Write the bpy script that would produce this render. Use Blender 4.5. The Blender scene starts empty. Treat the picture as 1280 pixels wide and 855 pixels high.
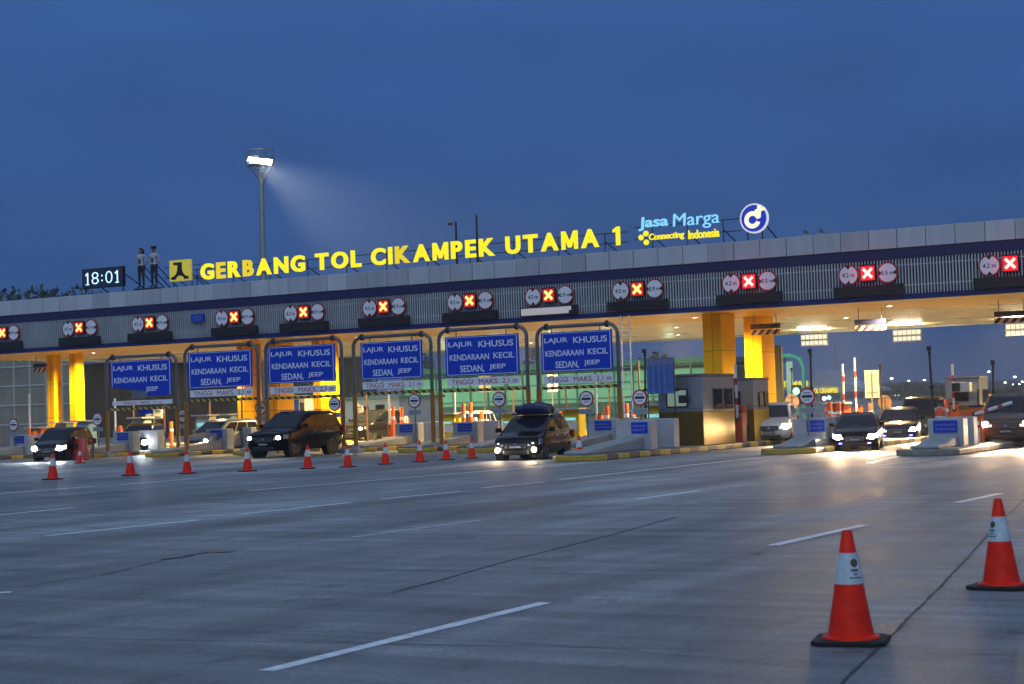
import bpy, bmesh, math, random
from mathutils import Vector, Matrix, noise

random.seed(11)
sc = bpy.context.scene
COL = sc.collection
R = math.radians

# ---------------------------------------------------------------- camera
FPX, CX, CY, EYE = 2150.0, 640.0, 427.5, 1.65        # focal length in pixels of the 1280 px wide photograph
YAW, PITCH, ROLL = R(30.0), math.atan((510 - 427.5) / FPX), R(1.83)
_f0 = Vector((-math.sin(YAW), math.cos(YAW), 0)); _r0 = Vector((math.cos(YAW), math.sin(YAW), 0)); _u0 = Vector((0, 0, 1))
FWD = _f0 * math.cos(PITCH) + _u0 * math.sin(PITCH)
_up = -_f0 * math.sin(PITCH) + _u0 * math.cos(PITCH)
RT = _r0 * math.cos(ROLL) - _up * math.sin(ROLL)
UP = _r0 * math.sin(ROLL) + _up * math.cos(ROLL)
EYEP = Vector((0, 0, EYE))
cam = bpy.data.cameras.new('camera'); camo = bpy.data.objects.new('camera', cam); COL.objects.link(camo)
cam.sensor_width = 36.0; cam.lens = 36.0 * FPX / 1280.0
cam.clip_start = 0.1; cam.clip_end = 6000
mw = Matrix.Identity(4)
for i, ax in enumerate((RT, UP, -FWD)):
    for j in range(3): mw[j][i] = ax[j]
mw.translation = EYEP
camo.matrix_world = mw
cam.dof.use_dof = True; cam.dof.focus_distance = 48.0; cam.dof.aperture_fstop = 5.0
sc.camera = camo

def ray(x, y): return FWD + RT * ((x - CX) / FPX) + UP * ((CY - y) / FPX)
def G(x, y, z=0.0):                       # the point at height z seen at a place of the photograph
    r = ray(x, y); return EYEP + r * ((z - EYE) / r.z)
def PY(x, y, Y):                          # the point on the plane Y
    r = ray(x, y); return EYEP + r * (Y / r.y)
def PX(x, y, X):                          # the point on the plane X
    r = ray(x, y); return EYEP + r * (X / r.x)

# ---------------------------------------------------------------- world and light
wd = bpy.data.worlds.new('World'); sc.world = wd; wd.use_nodes = True
nt = wd.node_tree; bg = nt.nodes['Background']
sky = nt.nodes.new('ShaderNodeTexSky'); sky.sky_type = 'NISHITA'; sky.sun_disc = False
sky.sun_elevation = R(-3.0); sky.sun_rotation = R(180); sky.altitude = 50
geo = nt.nodes.new('ShaderNodeTexCoord'); sep = nt.nodes.new('ShaderNodeSeparateXYZ')
nt.links.new(geo.outputs['Generated'], sep.inputs[0])
rmp = nt.nodes.new('ShaderNodeValToRGB'); cr = rmp.color_ramp          # dusk blue of the low sky
cr.elements[0].position = 0.0; cr.elements[0].color = (.050, .090, .205, 1)
cr.elements[1].position = 0.23; cr.elements[1].color = (.036, .108, .322, 1)
for p, c in ((.025, (.044, .088, .22, 1)), (.08, (.031, .087, .258, 1)), (.14, (.030, .087, .270, 1))):
    e = cr.elements.new(p); e.color = c
nt.links.new(sep.outputs['Z'], rmp.inputs[0])
mapn = nt.nodes.new('ShaderNodeMapping'); mapn.inputs['Scale'].default_value = (2.0, 2.0, 8.0)
nt.links.new(geo.outputs['Generated'], mapn.inputs[0])
cn = nt.nodes.new('ShaderNodeTexNoise'); cn.inputs['Scale'].default_value = 2.2; cn.inputs['Detail'].default_value = 5
nt.links.new(mapn.outputs[0], cn.inputs['Vector'])
cmr = nt.nodes.new('ShaderNodeMapRange'); cmr.inputs[1].default_value = .3; cmr.inputs[2].default_value = .7
cmr.inputs[3].default_value = .88; cmr.inputs[4].default_value = 1.11
nt.links.new(cn.outputs[0], cmr.inputs[0])
cl = nt.nodes.new('ShaderNodeVectorMath'); cl.operation = 'SCALE'
nt.links.new(rmp.outputs[0], cl.inputs[0]); nt.links.new(cmr.outputs[0], cl.inputs['Scale'])
hi = nt.nodes.new('ShaderNodeVectorMath'); hi.operation = 'MULTIPLY'   # the brighter sky overhead and towards the set sun
hi.inputs[1].default_value = (6.2, 8.0, 8.8)
nt.links.new(sky.outputs[0], hi.inputs[0])
zm = nt.nodes.new('ShaderNodeMapRange'); zm.inputs[1].default_value = .30; zm.inputs[2].default_value = .62
nt.links.new(sep.outputs['Z'], zm.inputs[0])
mx = nt.nodes.new('ShaderNodeMix'); mx.data_type = 'VECTOR'
nt.links.new(zm.outputs[0], mx.inputs[0]); nt.links.new(cl.outputs[0], mx.inputs[4]); nt.links.new(hi.outputs[0], mx.inputs[5])
nt.links.new(mx.outputs[1], bg.inputs[0]); bg.inputs[1].default_value = 1.0

sun = bpy.data.lights.new('twilight', 'SUN'); suno = bpy.data.objects.new('twilight', sun); COL.objects.link(suno)
sun.energy = 0.50; sun.angle = R(50); sun.color = (.80, .90, 1.0)
suno.rotation_euler = (R(52), 0, R(20))
sc.view_settings.view_transform = 'Standard'; sc.view_settings.look = 'None'
sc.view_settings.exposure = 0.0; sc.view_settings.gamma = 1.0
sc.cycles.use_denoising = True
sc.cycles.max_bounces = 6; sc.cycles.diffuse_bounces = 3; sc.cycles.glossy_bounces = 3
sc.cycles.sample_clamp_indirect = 4.0
sc.cycles.caustics_reflective = False; sc.cycles.caustics_refractive = False
sc.cycles.use_light_tree = True

# ---------------------------------------------------------------- materials
_mats = {}
def M(name, rgb=(.5, .5, .5), rough=.5, metal=0.0, var=.12, scale=3.0, emis=None, es=0.0, coat=0.0, bump=0.0, spec=.5):
    if name in _mats: return _mats[name]
    m = bpy.data.materials.new(name); m.use_nodes = True
    n = m.node_tree.nodes; l = m.node_tree.links; b = n['Principled BSDF']
    b.inputs['Roughness'].default_value = rough; b.inputs['Metallic'].default_value = metal
    b.inputs['Base Color'].default_value = (*rgb, 1); b.inputs['Specular IOR Level'].default_value = spec
    if coat: b.inputs['Coat Weight'].default_value = coat; b.inputs['Coat Roughness'].default_value = .04
    if emis:
        b.inputs['Emission Color'].default_value = (*emis, 1); b.inputs['Emission Strength'].default_value = es
    if var:
        tc = n.new('ShaderNodeTexCoord'); nz = n.new('ShaderNodeTexNoise')
        nz.inputs['Scale'].default_value = scale; nz.inputs['Detail'].default_value = 6; nz.inputs['Roughness'].default_value = .6
        l.new(tc.outputs['Object'], nz.inputs['Vector'])
        mr = n.new('ShaderNodeMapRange'); mr.inputs[1].default_value = .3; mr.inputs[2].default_value = .7
        mr.inputs[3].default_value = 1 - var; mr.inputs[4].default_value = 1 + var
        l.new(nz.outputs[0], mr.inputs[0])
        sv = n.new('ShaderNodeVectorMath'); sv.operation = 'SCALE'; sv.inputs[0].default_value = rgb
        l.new(mr.outputs[0], sv.inputs['Scale']); l.new(sv.outputs[0], b.inputs['Base Color'])
        m2 = n.new('ShaderNodeMapRange'); m2.inputs[1].default_value = .3; m2.inputs[2].default_value = .7
        m2.inputs[3].default_value = max(.02, rough * (1 - var)); m2.inputs[4].default_value = min(1, rough * (1 + var))
        l.new(nz.outputs[0], m2.inputs[0]); l.new(m2.outputs[0], b.inputs['Roughness'])
        if bump:
            bp = n.new('ShaderNodeBump'); bp.inputs['Strength'].default_value = bump; bp.inputs['Distance'].default_value = .02
            l.new(nz.outputs[0], bp.inputs['Height']); l.new(bp.outputs[0], b.inputs['Normal'])
    _mats[name] = m
    return m

def stripes(name, a, b_, axis, period, slant=0.0, rough=.6, dirt=.25, axis2='Z'):
    """two colours in bands along one object axis, slanted by another one"""
    if name in _mats: return _mats[name]
    m = bpy.data.materials.new(name); m.use_nodes = True
    n = m.node_tree.nodes; l = m.node_tree.links; b = n['Principled BSDF']; b.inputs['Roughness'].default_value = rough
    tc = n.new('ShaderNodeTexCoord'); sp = n.new('ShaderNodeSeparateXYZ'); l.new(tc.outputs['Object'], sp.inputs[0])
    ml = n.new('ShaderNodeMath'); ml.operation = 'MULTIPLY_ADD'; ml.inputs[1].default_value = slant
    l.new(sp.outputs[axis2], ml.inputs[0]); l.new(sp.outputs[axis], ml.inputs[2])
    dv = n.new('ShaderNodeMath'); dv.operation = 'DIVIDE'; dv.inputs[1].default_value = period; l.new(ml.outputs[0], dv.inputs[0])
    fr = n.new('ShaderNodeMath'); fr.operation = 'FRACT'; l.new(dv.outputs[0], fr.inputs[0])
    gt = n.new('ShaderNodeMath'); gt.operation = 'GREATER_THAN'; gt.inputs[1].default_value = .5; l.new(fr.outputs[0], gt.inputs[0])
    mx = n.new('ShaderNodeMix'); mx.data_type = 'RGBA'; mx.inputs[6].default_value = (*a, 1); mx.inputs[7].default_value = (*b_, 1)
    l.new(gt.outputs[0], mx.inputs[0])
    nz = n.new('ShaderNodeTexNoise'); nz.inputs['Scale'].default_value = 4; nz.inputs['Detail'].default_value = 6
    l.new(tc.outputs['Object'], nz.inputs['Vector'])
    mr = n.new('ShaderNodeMapRange'); mr.inputs[1].default_value = .35; mr.inputs[2].default_value = .75
    mr.inputs[3].default_value = 0; mr.inputs[4].default_value = dirt; l.new(nz.outputs[0], mr.inputs[0])
    m2 = n.new('ShaderNodeMix'); m2.data_type = 'RGBA'; m2.inputs[7].default_value = (.12, .11, .10, 1)
    l.new(mr.outputs[0], m2.inputs[0]); l.new(mx.outputs[2], m2.inputs[6]); l.new(m2.outputs[2], b.inputs['Base Color'])
    _mats[name] = m
    return m

def paneled(name, rgb, px, pz, rough, metal=0.0, jw=.012, var=.10, ax='X', az='Z', joint=.25):
    """sheet cladding: thin joints every px along one axis and pz along another, each sheet a slightly different tone"""
    if name in _mats: return _mats[name]
    m = bpy.data.materials.new(name); m.use_nodes = True
    n = m.node_tree.nodes; l = m.node_tree.links; b = n['Principled BSDF']
    b.inputs['Metallic'].default_value = metal
    tc = n.new('ShaderNodeTexCoord'); sp = n.new('ShaderNodeSeparateXYZ'); l.new(tc.outputs['Object'], sp.inputs[0])
    cells, joints = [], []
    for axn, per in ((ax, px), (az, pz)):
        dv = n.new('ShaderNodeMath'); dv.operation = 'DIVIDE'; dv.inputs[1].default_value = per; l.new(sp.outputs[axn], dv.inputs[0])
        fl = n.new('ShaderNodeMath'); fl.operation = 'FLOOR'; l.new(dv.outputs[0], fl.inputs[0]); cells.append(fl)
        fr = n.new('ShaderNodeMath'); fr.operation = 'FRACT'; l.new(dv.outputs[0], fr.inputs[0])
        lt = n.new('ShaderNodeMath'); lt.operation = 'LESS_THAN'; lt.inputs[1].default_value = jw / per; l.new(fr.outputs[0], lt.inputs[0]); joints.append(lt)
    mxj = n.new('ShaderNodeMath'); mxj.operation = 'MAXIMUM'; l.new(joints[0].outputs[0], mxj.inputs[0]); l.new(joints[1].outputs[0], mxj.inputs[1])
    cb = n.new('ShaderNodeCombineXYZ'); l.new(cells[0].outputs[0], cb.inputs[0]); l.new(cells[1].outputs[0], cb.inputs[1])
    wn = n.new('ShaderNodeTexWhiteNoise'); l.new(cb.outputs[0], wn.inputs['Vector'])
    nz = n.new('ShaderNodeTexNoise'); nz.inputs['Scale'].default_value = 2.6; nz.inputs['Detail'].default_value = 7
    mp = n.new('ShaderNodeMapping'); mp.inputs['Scale'].default_value = (1, 1, .16) if az == 'Z' else (1, 1, 1); l.new(tc.outputs['Object'], mp.inputs[0]); l.new(mp.outputs[0], nz.inputs['Vector'])
    ad = n.new('ShaderNodeMath'); ad.operation = 'ADD'; l.new(wn.outputs[0], ad.inputs[0]); l.new(nz.outputs[0], ad.inputs[1])
    mr = n.new('ShaderNodeMapRange'); mr.inputs[1].default_value = .3; mr.inputs[2].default_value = 1.7; mr.inputs[3].default_value = 1 - var; mr.inputs[4].default_value = 1 + var
    l.new(ad.outputs[0], mr.inputs[0])
    sv = n.new('ShaderNodeVectorMath'); sv.operation = 'SCALE'; sv.inputs[0].default_value = rgb; l.new(mr.outputs[0], sv.inputs['Scale'])
    mx = n.new('ShaderNodeMix'); mx.data_type = 'RGBA'; mx.inputs[7].default_value = tuple(c * joint for c in rgb) + (1,)
    l.new(mxj.outputs[0], mx.inputs[0]); l.new(sv.outputs[0], mx.inputs[6]); l.new(mx.outputs[2], b.inputs['Base Color'])
    m2 = n.new('ShaderNodeMapRange'); m2.inputs[1].default_value = .3; m2.inputs[2].default_value = 1.7; m2.inputs[3].default_value = rough * .75; m2.inputs[4].default_value = rough * 1.25
    l.new(ad.outputs[0], m2.inputs[0]); l.new(m2.outputs[0], b.inputs['Roughness'])
    _mats[name] = m
    return m

def E(name, rgb, s): return M(name, (.02, .02, .02), .4, var=0, emis=rgb, es=s)

CONC = M('concrete', (.34, .34, .33), .8, var=.18, scale=1.6, bump=.15)
CONC_D = M('concrete_stained', (.24, .24, .24), .85, var=.28, scale=1.2, bump=.15)
KERB = stripes('kerb_paint', (.60, .38, .025), (.02, .02, .022), 'Y', 1.5, dirt=.42)
HAZ = stripes('hazard_tape', (.70, .42, .04), (.02, .02, .02), 'X', .34, slant=1.0, dirt=.35)
HAZ_R = stripes('hazard_board', (.80, .62, .45), (.05, .02, .05), 'X', .34, slant=-.9, dirt=.2)
GREY = M('grey_steel', (.20, .21, .22), .45, .6, var=.15)
DARK = M('dark_steel', (.035, .036, .04), .5, .3, var=.15)
BLACKP = M('black_plastic', (.012, .012, .013), .45, var=.1)
WHITEP = M('white_paint', (.72, .73, .74), .5, var=.06)
LGREY = M('light_grey_paint', (.50, .51, .52), .5, var=.08)
YEL = paneled('yellow_panel', (.95, .50, .003), 9.0, 1.9, .55, 0, .03, .06, 'X', 'Z', .35); YEL.node_tree.nodes['Principled BSDF'].inputs['Specular IOR Level'].default_value = .12
YELP = M('yellow_sleeve', (.34, .15, .010), .5, var=.15)
BLUES = M('blue_sign_sheet', (.006, .055, .54), .6, var=.06, spec=.15)
WHITES = M('white_reflective', (.86, .87, .90), .5, var=.04)
REDS = M('red_sign', (.42, .02, .02), .45, var=.05)
ORANGE = M('orange_plastic', (.80, .13, .015), .42, var=.12)
ORANGE_D = M('orange_worn', (.55, .075, .03), .55, var=.2)
NAVY = M('navy_sheet', (.020, .022, .085), .4, var=.1)
LED_OFF = M('led_off', (.014, .011, .012), .5, var=.1)
GLASS_D = M('dark_glass', (.007, .009, .012), .06, var=0, spec=.4)
STEELP = paneled('booth_steel', (.40, .41, .42), 1.0, 1.25, .32, .75, .012, .08)
RUBBER = M('rubber', (.014, .014, .014), .8, var=.2)
RIM = M('alloy_rim', (.38, .39, .40), .3, .9, var=.05)
CHROME = M('chrome', (.7, .7, .72), .15, 1.0, var=0)
SKIN = M('skin', (.30, .16, .10), .55, var=.05)
WARM_W = E('lamp_warm_white', (1, .86, .62), 14)
COOL_W = E('lamp_cool_white', (.86, .94, 1), 40)
HEAD_E = E('headlight_on', (1.0, .90, .70), 45)
HEAD_C = E('headlight_cold', (.82, .92, 1.0), 50)

# ---------------------------------------------------------------- mesh helpers
class MB:
    def __init__(self): self.v, self.f, self.m = [], [], []
    def face(self, pts, m=0):
        i = len(self.v); self.v += [tuple(p) for p in pts]; self.f.append(tuple(range(i, i + len(pts)))); self.m.append(m)
    def poly(self, verts, faces, m=0):
        i = len(self.v); self.v += [tuple(p) for p in verts]
        for f in faces: self.f.append(tuple(i + k for k in f)); self.m.append(m)
    def box(self, c, s, m=0, rz=0.0, rx=0.0, ry=0.0):
        x, y, z = (k / 2 for k in s)
        P = [Vector(p) for p in ((-x, -y, -z), (x, -y, -z), (x, y, -z), (-x, y, -z), (-x, -y, z), (x, -y, z), (x, y, z), (-x, y, z))]
        Rm = Matrix.Rotation(rz, 3, 'Z') @ Matrix.Rotation(ry, 3, 'Y') @ Matrix.Rotation(rx, 3, 'X')
        self.poly([Rm @ p + Vector(c) for p in P], [(0, 3, 2, 1), (4, 5, 6, 7), (0, 1, 5, 4), (1, 2, 6, 5), (2, 3, 7, 6), (3, 0, 4, 7)], m)
    def bb(self, x0, x1, y0, y1, z0, z1, m=0): self.box(((x0 + x1) / 2, (y0 + y1) / 2, (z0 + z1) / 2), (x1 - x0, y1 - y0, z1 - z0), m)
    def prism(self, pts, d, m=0):
        """pts: a loop of 3-D points, extruded by vector d"""
        n = len(pts); a = [Vector(p) for p in pts]; b = [p + Vector(d) for p in a]
        self.poly(a + b, [tuple(range(n - 1, -1, -1)), tuple(range(n, 2 * n))] + [(i, (i + 1) % n, n + (i + 1) % n, n + i) for i in range(n)], m)
    def tube(self, path, r, n=10, m=0, caps=True):
        P = [Vector(p) for p in path]; rs = r if isinstance(r, (list, tuple)) else [r] * len(P)
        base = len(self.v); ref = None
        for i, p in enumerate(P):
            t = ((P[i] - P[i - 1]).normalized() if i else Vector((0, 0, 0))) + ((P[i + 1] - P[i]).normalized() if i < len(P) - 1 else Vector((0, 0, 0)))
            t.normalize()
            if ref is None: ref = Vector((0, 0, 1)) if abs(t.z) < .9 else Vector((1, 0, 0))
            a = t.cross(ref).normalized(); b = a.cross(t).normalized(); ref = b
            for k in range(n):
                w = 2 * math.pi * k / n
                self.v.append(tuple(p + (a * math.cos(w) + b * math.sin(w)) * rs[i]))
        for i in range(len(P) - 1):
            for k in range(n):
                self.f.append((base + i * n + k, base + (i + 1) * n + k, base + (i + 1) * n + (k + 1) % n, base + i * n + (k + 1) % n)); self.m.append(m)
        if caps:
            self.f.append(tuple(base + k for k in range(n))); self.m.append(m)
            e = base + (len(P) - 1) * n
            self.f.append(tuple(e + k for k in range(n - 1, -1, -1))); self.m.append(m)
    def lathe(self, prof, n=24, m=0, c=(0, 0, 0), axis='Z'):
        """prof: (r, h) pairs; closed at r = 0 ends"""
        base = len(self.v)
        for r, h in prof:
            for k in range(n):
                w = 2 * math.pi * k / n; a, b = r * math.cos(w), r * math.sin(w)
                p = (a, b, h) if axis == 'Z' else ((h, a, b) if axis == 'X' else (b, h, a))
                self.v.append((p[0] + c[0], p[1] + c[1], p[2] + c[2]))
        for i in range(len(prof) - 1):
            mm = m[i] if isinstance(m, (list, tuple)) else m
            for k in range(n):
                self.f.append((base + i * n + k, base + i * n + (k + 1) % n, base + (i + 1) * n + (k + 1) % n, base + (i + 1) * n + k)); self.m.append(mm)
    def mesh(self, me, mat, m=0):
        i = len(self.v); self.v += [tuple(mat @ v.co) for v in me.vertices]
        for p in me.polygons: self.f.append(tuple(i + k for k in p.vertices)); self.m.append(m)
    def build(self, name, mats, parent=None, loc=None, rz=0.0, smooth=None, bevel=0.0, seg=2, sub=0):
        me = bpy.data.meshes.new(name); me.from_pydata(self.v, [], self.f)
        if not isinstance(mats, (list, tuple)): mats = [mats]
        for mt in mats: me.materials.append(mt)
        me.polygons.foreach_set('material_index', self.m)
        if smooth is not None:
            me.polygons.foreach_set('use_smooth', [True] * len(me.polygons)); me.update()
            me.set_sharp_from_angle(angle=R(smooth))
        me.update()
        o = bpy.data.objects.new(name, me); COL.objects.link(o)
        if parent is not None: o.parent = parent
        if loc is not None: o.location = loc
        o.rotation_euler.z = rz
        if bevel:
            b = o.modifiers.new('bevel', 'BEVEL'); b.width = bevel; b.segments = seg; b.limit_method = 'ANGLE'; b.angle_limit = R(40)
        if sub:
            s = o.modifiers.new('sub', 'SUBSURF'); s.levels = sub; s.render_levels = sub
        return o

def tag(o, label, cat, group=None):
    o['label'] = label; o['category'] = cat
    if group: o['group'] = group
    return o
def thing(name, label, cat, loc=(0, 0, 0), rz=0.0, group=None):
    o = bpy.data.objects.new(name, None); COL.objects.link(o); o.empty_display_size = .3
    o.location = loc; o.rotation_euler.z = rz
    return tag(o, label, cat, group)
def struct(o): o['kind'] = 'structure'; return o
def stuff(o): o['kind'] = 'stuff'; return o
def dup(root, loc, rz=None, label=None, group=None):
    def cp(o, par):
        c = o.copy(); COL.objects.link(c)
        if par is not None: c.parent = par
        for ch in list(o.children): cp(ch, c)
        return c
    r = cp(root, None); r.location = loc
    if rz is not None: r.rotation_euler.z = rz
    if label: r['label'] = label
    if group: r['group'] = group
    return r

_txt = {}
def text(s, size=1.0, bold=0.0, ext=.02, shear=0.0, align='CENTER', space=1.0):
    """flat lettering standing in the XZ plane, facing -Y; as mesh data"""
    key = (s, size, bold, ext, shear, align, space)
    if key in _txt: return _txt[key]
    cu = bpy.data.curves.new('lettering', 'FONT'); cu.body = s; cu.size = size; cu.offset = bold; cu.extrude = ext; cu.shear = shear
    cu.align_x = align; cu.space_character = space; cu.resolution_u = 4
    o = bpy.data.objects.new('lettering', cu); COL.objects.link(o)
    bpy.context.view_layer.update()
    me = bpy.data.meshes.new_from_object(o.evaluated_get(bpy.context.evaluated_depsgraph_get()))
    bpy.data.objects.remove(o); bpy.data.curves.remove(cu)
    me.transform(Matrix.Rotation(R(90), 4, 'X'))
    me.name = 'lettering'; me.materials.clear()
    _txt[key] = me
    return me
def span(me):
    xs = [v.co.x for v in me.vertices]; zs = [v.co.z for v in me.vertices]
    return min(xs), max(xs), min(zs), max(zs)
def text_fit(mb, s, x0, x1, z0, z1, y, m=0, bold=0.0, ext=.01, shear=0.0):
    """lettering scaled to fill a rectangle"""
    me = text(s, 1.0, bold, ext, shear)
    a, b, c, d = span(me)
    sx, sz = (x1 - x0) / (b - a), (z1 - z0) / (d - c)
    mb.mesh(me, Matrix.Translation((x0 - a * sx, y, z0 - c * sz)) @ Matrix.Diagonal((sx, 1, sz, 1)), m)

def spot(parent, loc, direction, energy, angle, color=(1, .9, .72), radius=.08, blend=.6, name='beam'):
    li = bpy.data.lights.new(name, 'SPOT'); li.energy = energy; li.spot_size = R(angle); li.spot_blend = blend; li.color = color; li.shadow_soft_size = radius
    o = bpy.data.objects.new(name, li); COL.objects.link(o); o.parent = parent; o.location = loc
    o.rotation_euler = Vector(direction).to_track_quat('-Z', 'Y').to_euler()
    return o
def point(parent, loc, energy, color=(1, .85, .6), radius=.15, name='glow'):
    li = bpy.data.lights.new(name, 'POINT'); li.energy = energy; li.color = color; li.shadow_soft_size = radius
    o = bpy.data.objects.new(name, li); COL.objects.link(o); o.parent = parent; o.location = loc
    return o
# ---------------------------------------------------------------- ground
def road_material():
    m = bpy.data.materials.new('plaza_concrete'); m.use_nodes = True
    n = m.node_tree.nodes; l = m.node_tree.links; b = n['Principled BSDF']
    tc = n.new('ShaderNodeTexCoord')
    def nz(scale, stretch=(1, 1, 1), rot=0.0, detail=6, rough=.6):
        mp = n.new('ShaderNodeMapping'); mp.inputs['Scale'].default_value = stretch; mp.inputs['Rotation'].default_value = (0, 0, rot)
        l.new(tc.outputs['Object'], mp.inputs[0])
        t = n.new('ShaderNodeTexNoise'); t.inputs['Scale'].default_value = scale; t.inputs['Detail'].default_value = detail; t.inputs['Roughness'].default_value = rough
        l.new(mp.outputs[0], t.inputs['Vector']); return t
    def rng(src, a, b_, c, d):
        r = n.new('ShaderNodeMapRange'); r.inputs[1].default_value = a; r.inputs[2].default_value = b_; r.inputs[3].default_value = c; r.inputs[4].default_value = d
        l.new(src.outputs[0], r.inputs[0]); return r
    def mul(a, b_):
        x = n.new('ShaderNodeMath'); x.operation = 'MULTIPLY'; l.new(a.outputs[0], x.inputs[0]); l.new(b_.outputs[0], x.inputs[1]); return x
    big = rng(nz(.05, (1, .5, 1), .3), .38, .62, .60, 1.30)                       # broad stains
    mid = rng(nz(.5, (1, .35, 1), -.2), .36, .64, .64, 1.26)
    wheel = rng(nz(.55, (1, .045, 1), .12, 4), .38, .62, .72, 1.14)               # rubber laid down along the lanes
    broom = rng(nz(2.2, (.06, 1, 1), R(-30), 4, .7), .36, .64, .72, 1.20)           # brushed finish across the slabs
    fine = rng(nz(24, (1, 1, 1), 0, 5, .75), .32, .68, .62, 1.36)
    spots = rng(nz(1.7, (1, .6, 1), .9, 8, .75), .56, .68, 1.0, .45)              # oil drips
    k = mul(mul(mul(big, mid), mul(wheel, broom)), mul(fine, spots))
    sv = n.new('ShaderNodeVectorMath'); sv.operation = 'SCALE'; sv.inputs[0].default_value = (.240, .248, .254)
    l.new(k.outputs[0], sv.inputs['Scale']); l.new(sv.outputs[0], b.inputs['Base Color'])
    rr = rng(k, .5, 1.4, .56, .80); b.inputs['Specular IOR Level'].default_value = .4; l.new(rr.outputs[0], b.inputs['Roughness'])
    bp = n.new('ShaderNodeBump'); bp.inputs['Strength'].default_value = .22; bp.inputs['Distance'].default_value = .012
    l.new(mul(fine, broom).outputs[0], bp.inputs['Height']); l.new(bp.outputs[0], b.inputs['Normal'])
    return m
mb = MB(); mb.face([(-2500, -600, 0), (2500, -600, 0), (2500, 4500, 0), (-2500, 4500, 0)])
struct(mb.build('road', road_material()))

PAINT = M('worn_road_paint', (.80, .81, .82), .6, var=.24, scale=6)
PAINT_W = M('faded_road_paint', (.50, .51, .51), .65, var=.35, scale=5)
JOINT = M('slab_joint', (.055, .055, .057), .85, var=.3, scale=4)
def dash(a, b, w=.12, mat=PAINT):
    w *= 1.15 if min(a[1], b[1]) < 690 else 1.0
    p, q = G(*a), G(*b); d = (q - p); L = d.length; t = d.normalized(); s = Vector((-t.y, t.x, 0)) * w / 2
    N = max(2, int(L / .5)); mbx = MB(); rnd = random.Random(int(a[0] * 7 + a[1]))
    for i in range(N):
        p0, p1 = p + t * (L * i / N), p + t * (L * (i + 1) / N)
        e = [1 + rnd.uniform(-.08, .08) for _ in range(2)] if i else [1, 1]
        mbx.face([p0 - s * e[0], p1 - s * e[1], p1 + s * e[1], p0 + s * e[0]])
    for i, v in enumerate(mbx.v): mbx.v[i] = (v[0], v[1], .004)
    struct(mbx.build('lane_marking', mat))
for a, b, w, mt in (((333, 839), (681, 753.5), .13, PAINT), ((966, 682), (1080, 656.5), .13, PAINT),
        ((58, 670), (248, 650), .13, PAINT), ((300, 643), (440, 628), .13, PAINT), ((475, 624), (575, 614.5), .13, PAINT), ((603, 610), (680, 602.5), .13, PAINT),
        ((440, 672), (603, 650), .10, PAINT_W), ((793, 624.5), (873, 613.5), .13, PAINT), ((-60, 650), (92, 634.5), .13, PAINT),
        ((-50, 621), (116, 608), .14, PAINT), ((-60, 744), (14, 740.5), .13, PAINT), ((152, 606), (252, 597.5), .14, PAINT),
        ((280, 596), (440, 583), .14, PAINT_W), ((310, 613.5), (655, 585), .15, PAINT), ((122, 590), (300, 577), .15, PAINT_W),
        ((700, 599.5), (968, 570), .15, PAINT), ((500, 574), (610, 567), .15, PAINT_W),
        ((1086, 579), (1134, 568), .15, PAINT), ((960, 597), (1240, 566), .13, PAINT_W), ((1196, 628.5), (1250, 617), .13, PAINT), ((655, 585), (735, 578), .15, PAINT)):
    dash(a, b, w, mt)

def joint(px, w=.03, seed=1, wob=.02, name='pavement_joint'):
    P = [G(*p) for p in px]; rnd = random.Random(seed); pts = []
    for a, b in zip(P, P[1:]):
        N = max(3, int((b - a).length / .12))
        for i in range(N): pts.append(a.lerp(b, i / N))
    pts.append(P[-1]); mbx = MB(); off = 0; L, Rr = [], []
    for i, p in enumerate(pts):
        t = (pts[min(i + 1, len(pts) - 1)] - pts[max(i - 1, 0)]).normalized(); s = Vector((-t.y, t.x, 0))
        off = off * .8 + rnd.uniform(-wob, wob); ww = w * rnd.uniform(.55, 1.5) / 2
        if i in (0, len(pts) - 1): ww *= .2
        L.append(p + s * (off + ww)); Rr.append(p + s * (off - ww))
    for i in range(len(pts) - 1): mbx.face([Rr[i], Rr[i + 1], L[i + 1], L[i]])
    for i, v in enumerate(mbx.v): mbx.v[i] = (v[0], v[1], .0045)
    struct(mbx.build(name, JOINT))
joint([(1030, 875), (1116, 795), (1180, 729), (1248, 655), (1300, 606)], .022, 3, .006)
joint([(486, 742), (560, 723), (640, 700), (740, 675), (848, 646)], .028, 4, .007)
joint([(203, 700.5), (240, 695), (262, 691), (294, 690)], .10, 5, .05, 'pavement_crack')
joint([(330, 789), (440, 790), (560, 799), (760, 811), (1030, 838)], .008, 6, .01)
FAINT = M('faint_joint', (.15, .15, .155), .85, var=.3, scale=4)
ja, jb = G(1051.6, 853), G(1248, 655); jd = (jb - ja).normalized(); jn = Vector((-jd.y, jd.x, 0))
def faint(p, q, seed):
    rnd = random.Random(seed); N = 60; w_ = .008; mbx = MB(); d = (q - p).normalized(); s = Vector((-d.y, d.x, 0)); o1 = 0
    pts = []
    for i in range(N + 1):
        o1 = o1 * .7 + rnd.uniform(-.006, .006); pts.append((p.lerp(q, i / N) + s * o1, w_ * rnd.uniform(.5, 1.3)))
    for (a_, wa), (b_, wb) in zip(pts, pts[1:]): mbx.face([a_ - s * wa, b_ - s * wb, b_ + s * wb, a_ + s * wa])
    for i, v in enumerate(mbx.v): mbx.v[i] = (v[0], v[1], .0035)
    struct(mbx.build('pavement_joint', FAINT))
for k in (0, 1, 2, 4, 6): faint(ja + jd * (1.2 + 5.2 * k) - jn * 3, ja + jd * (1.2 + 5.2 * k) + jn * 24, 40 + k)
joint([(20, 735), (120, 719), (205, 701)], .02, 8, .03)

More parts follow.
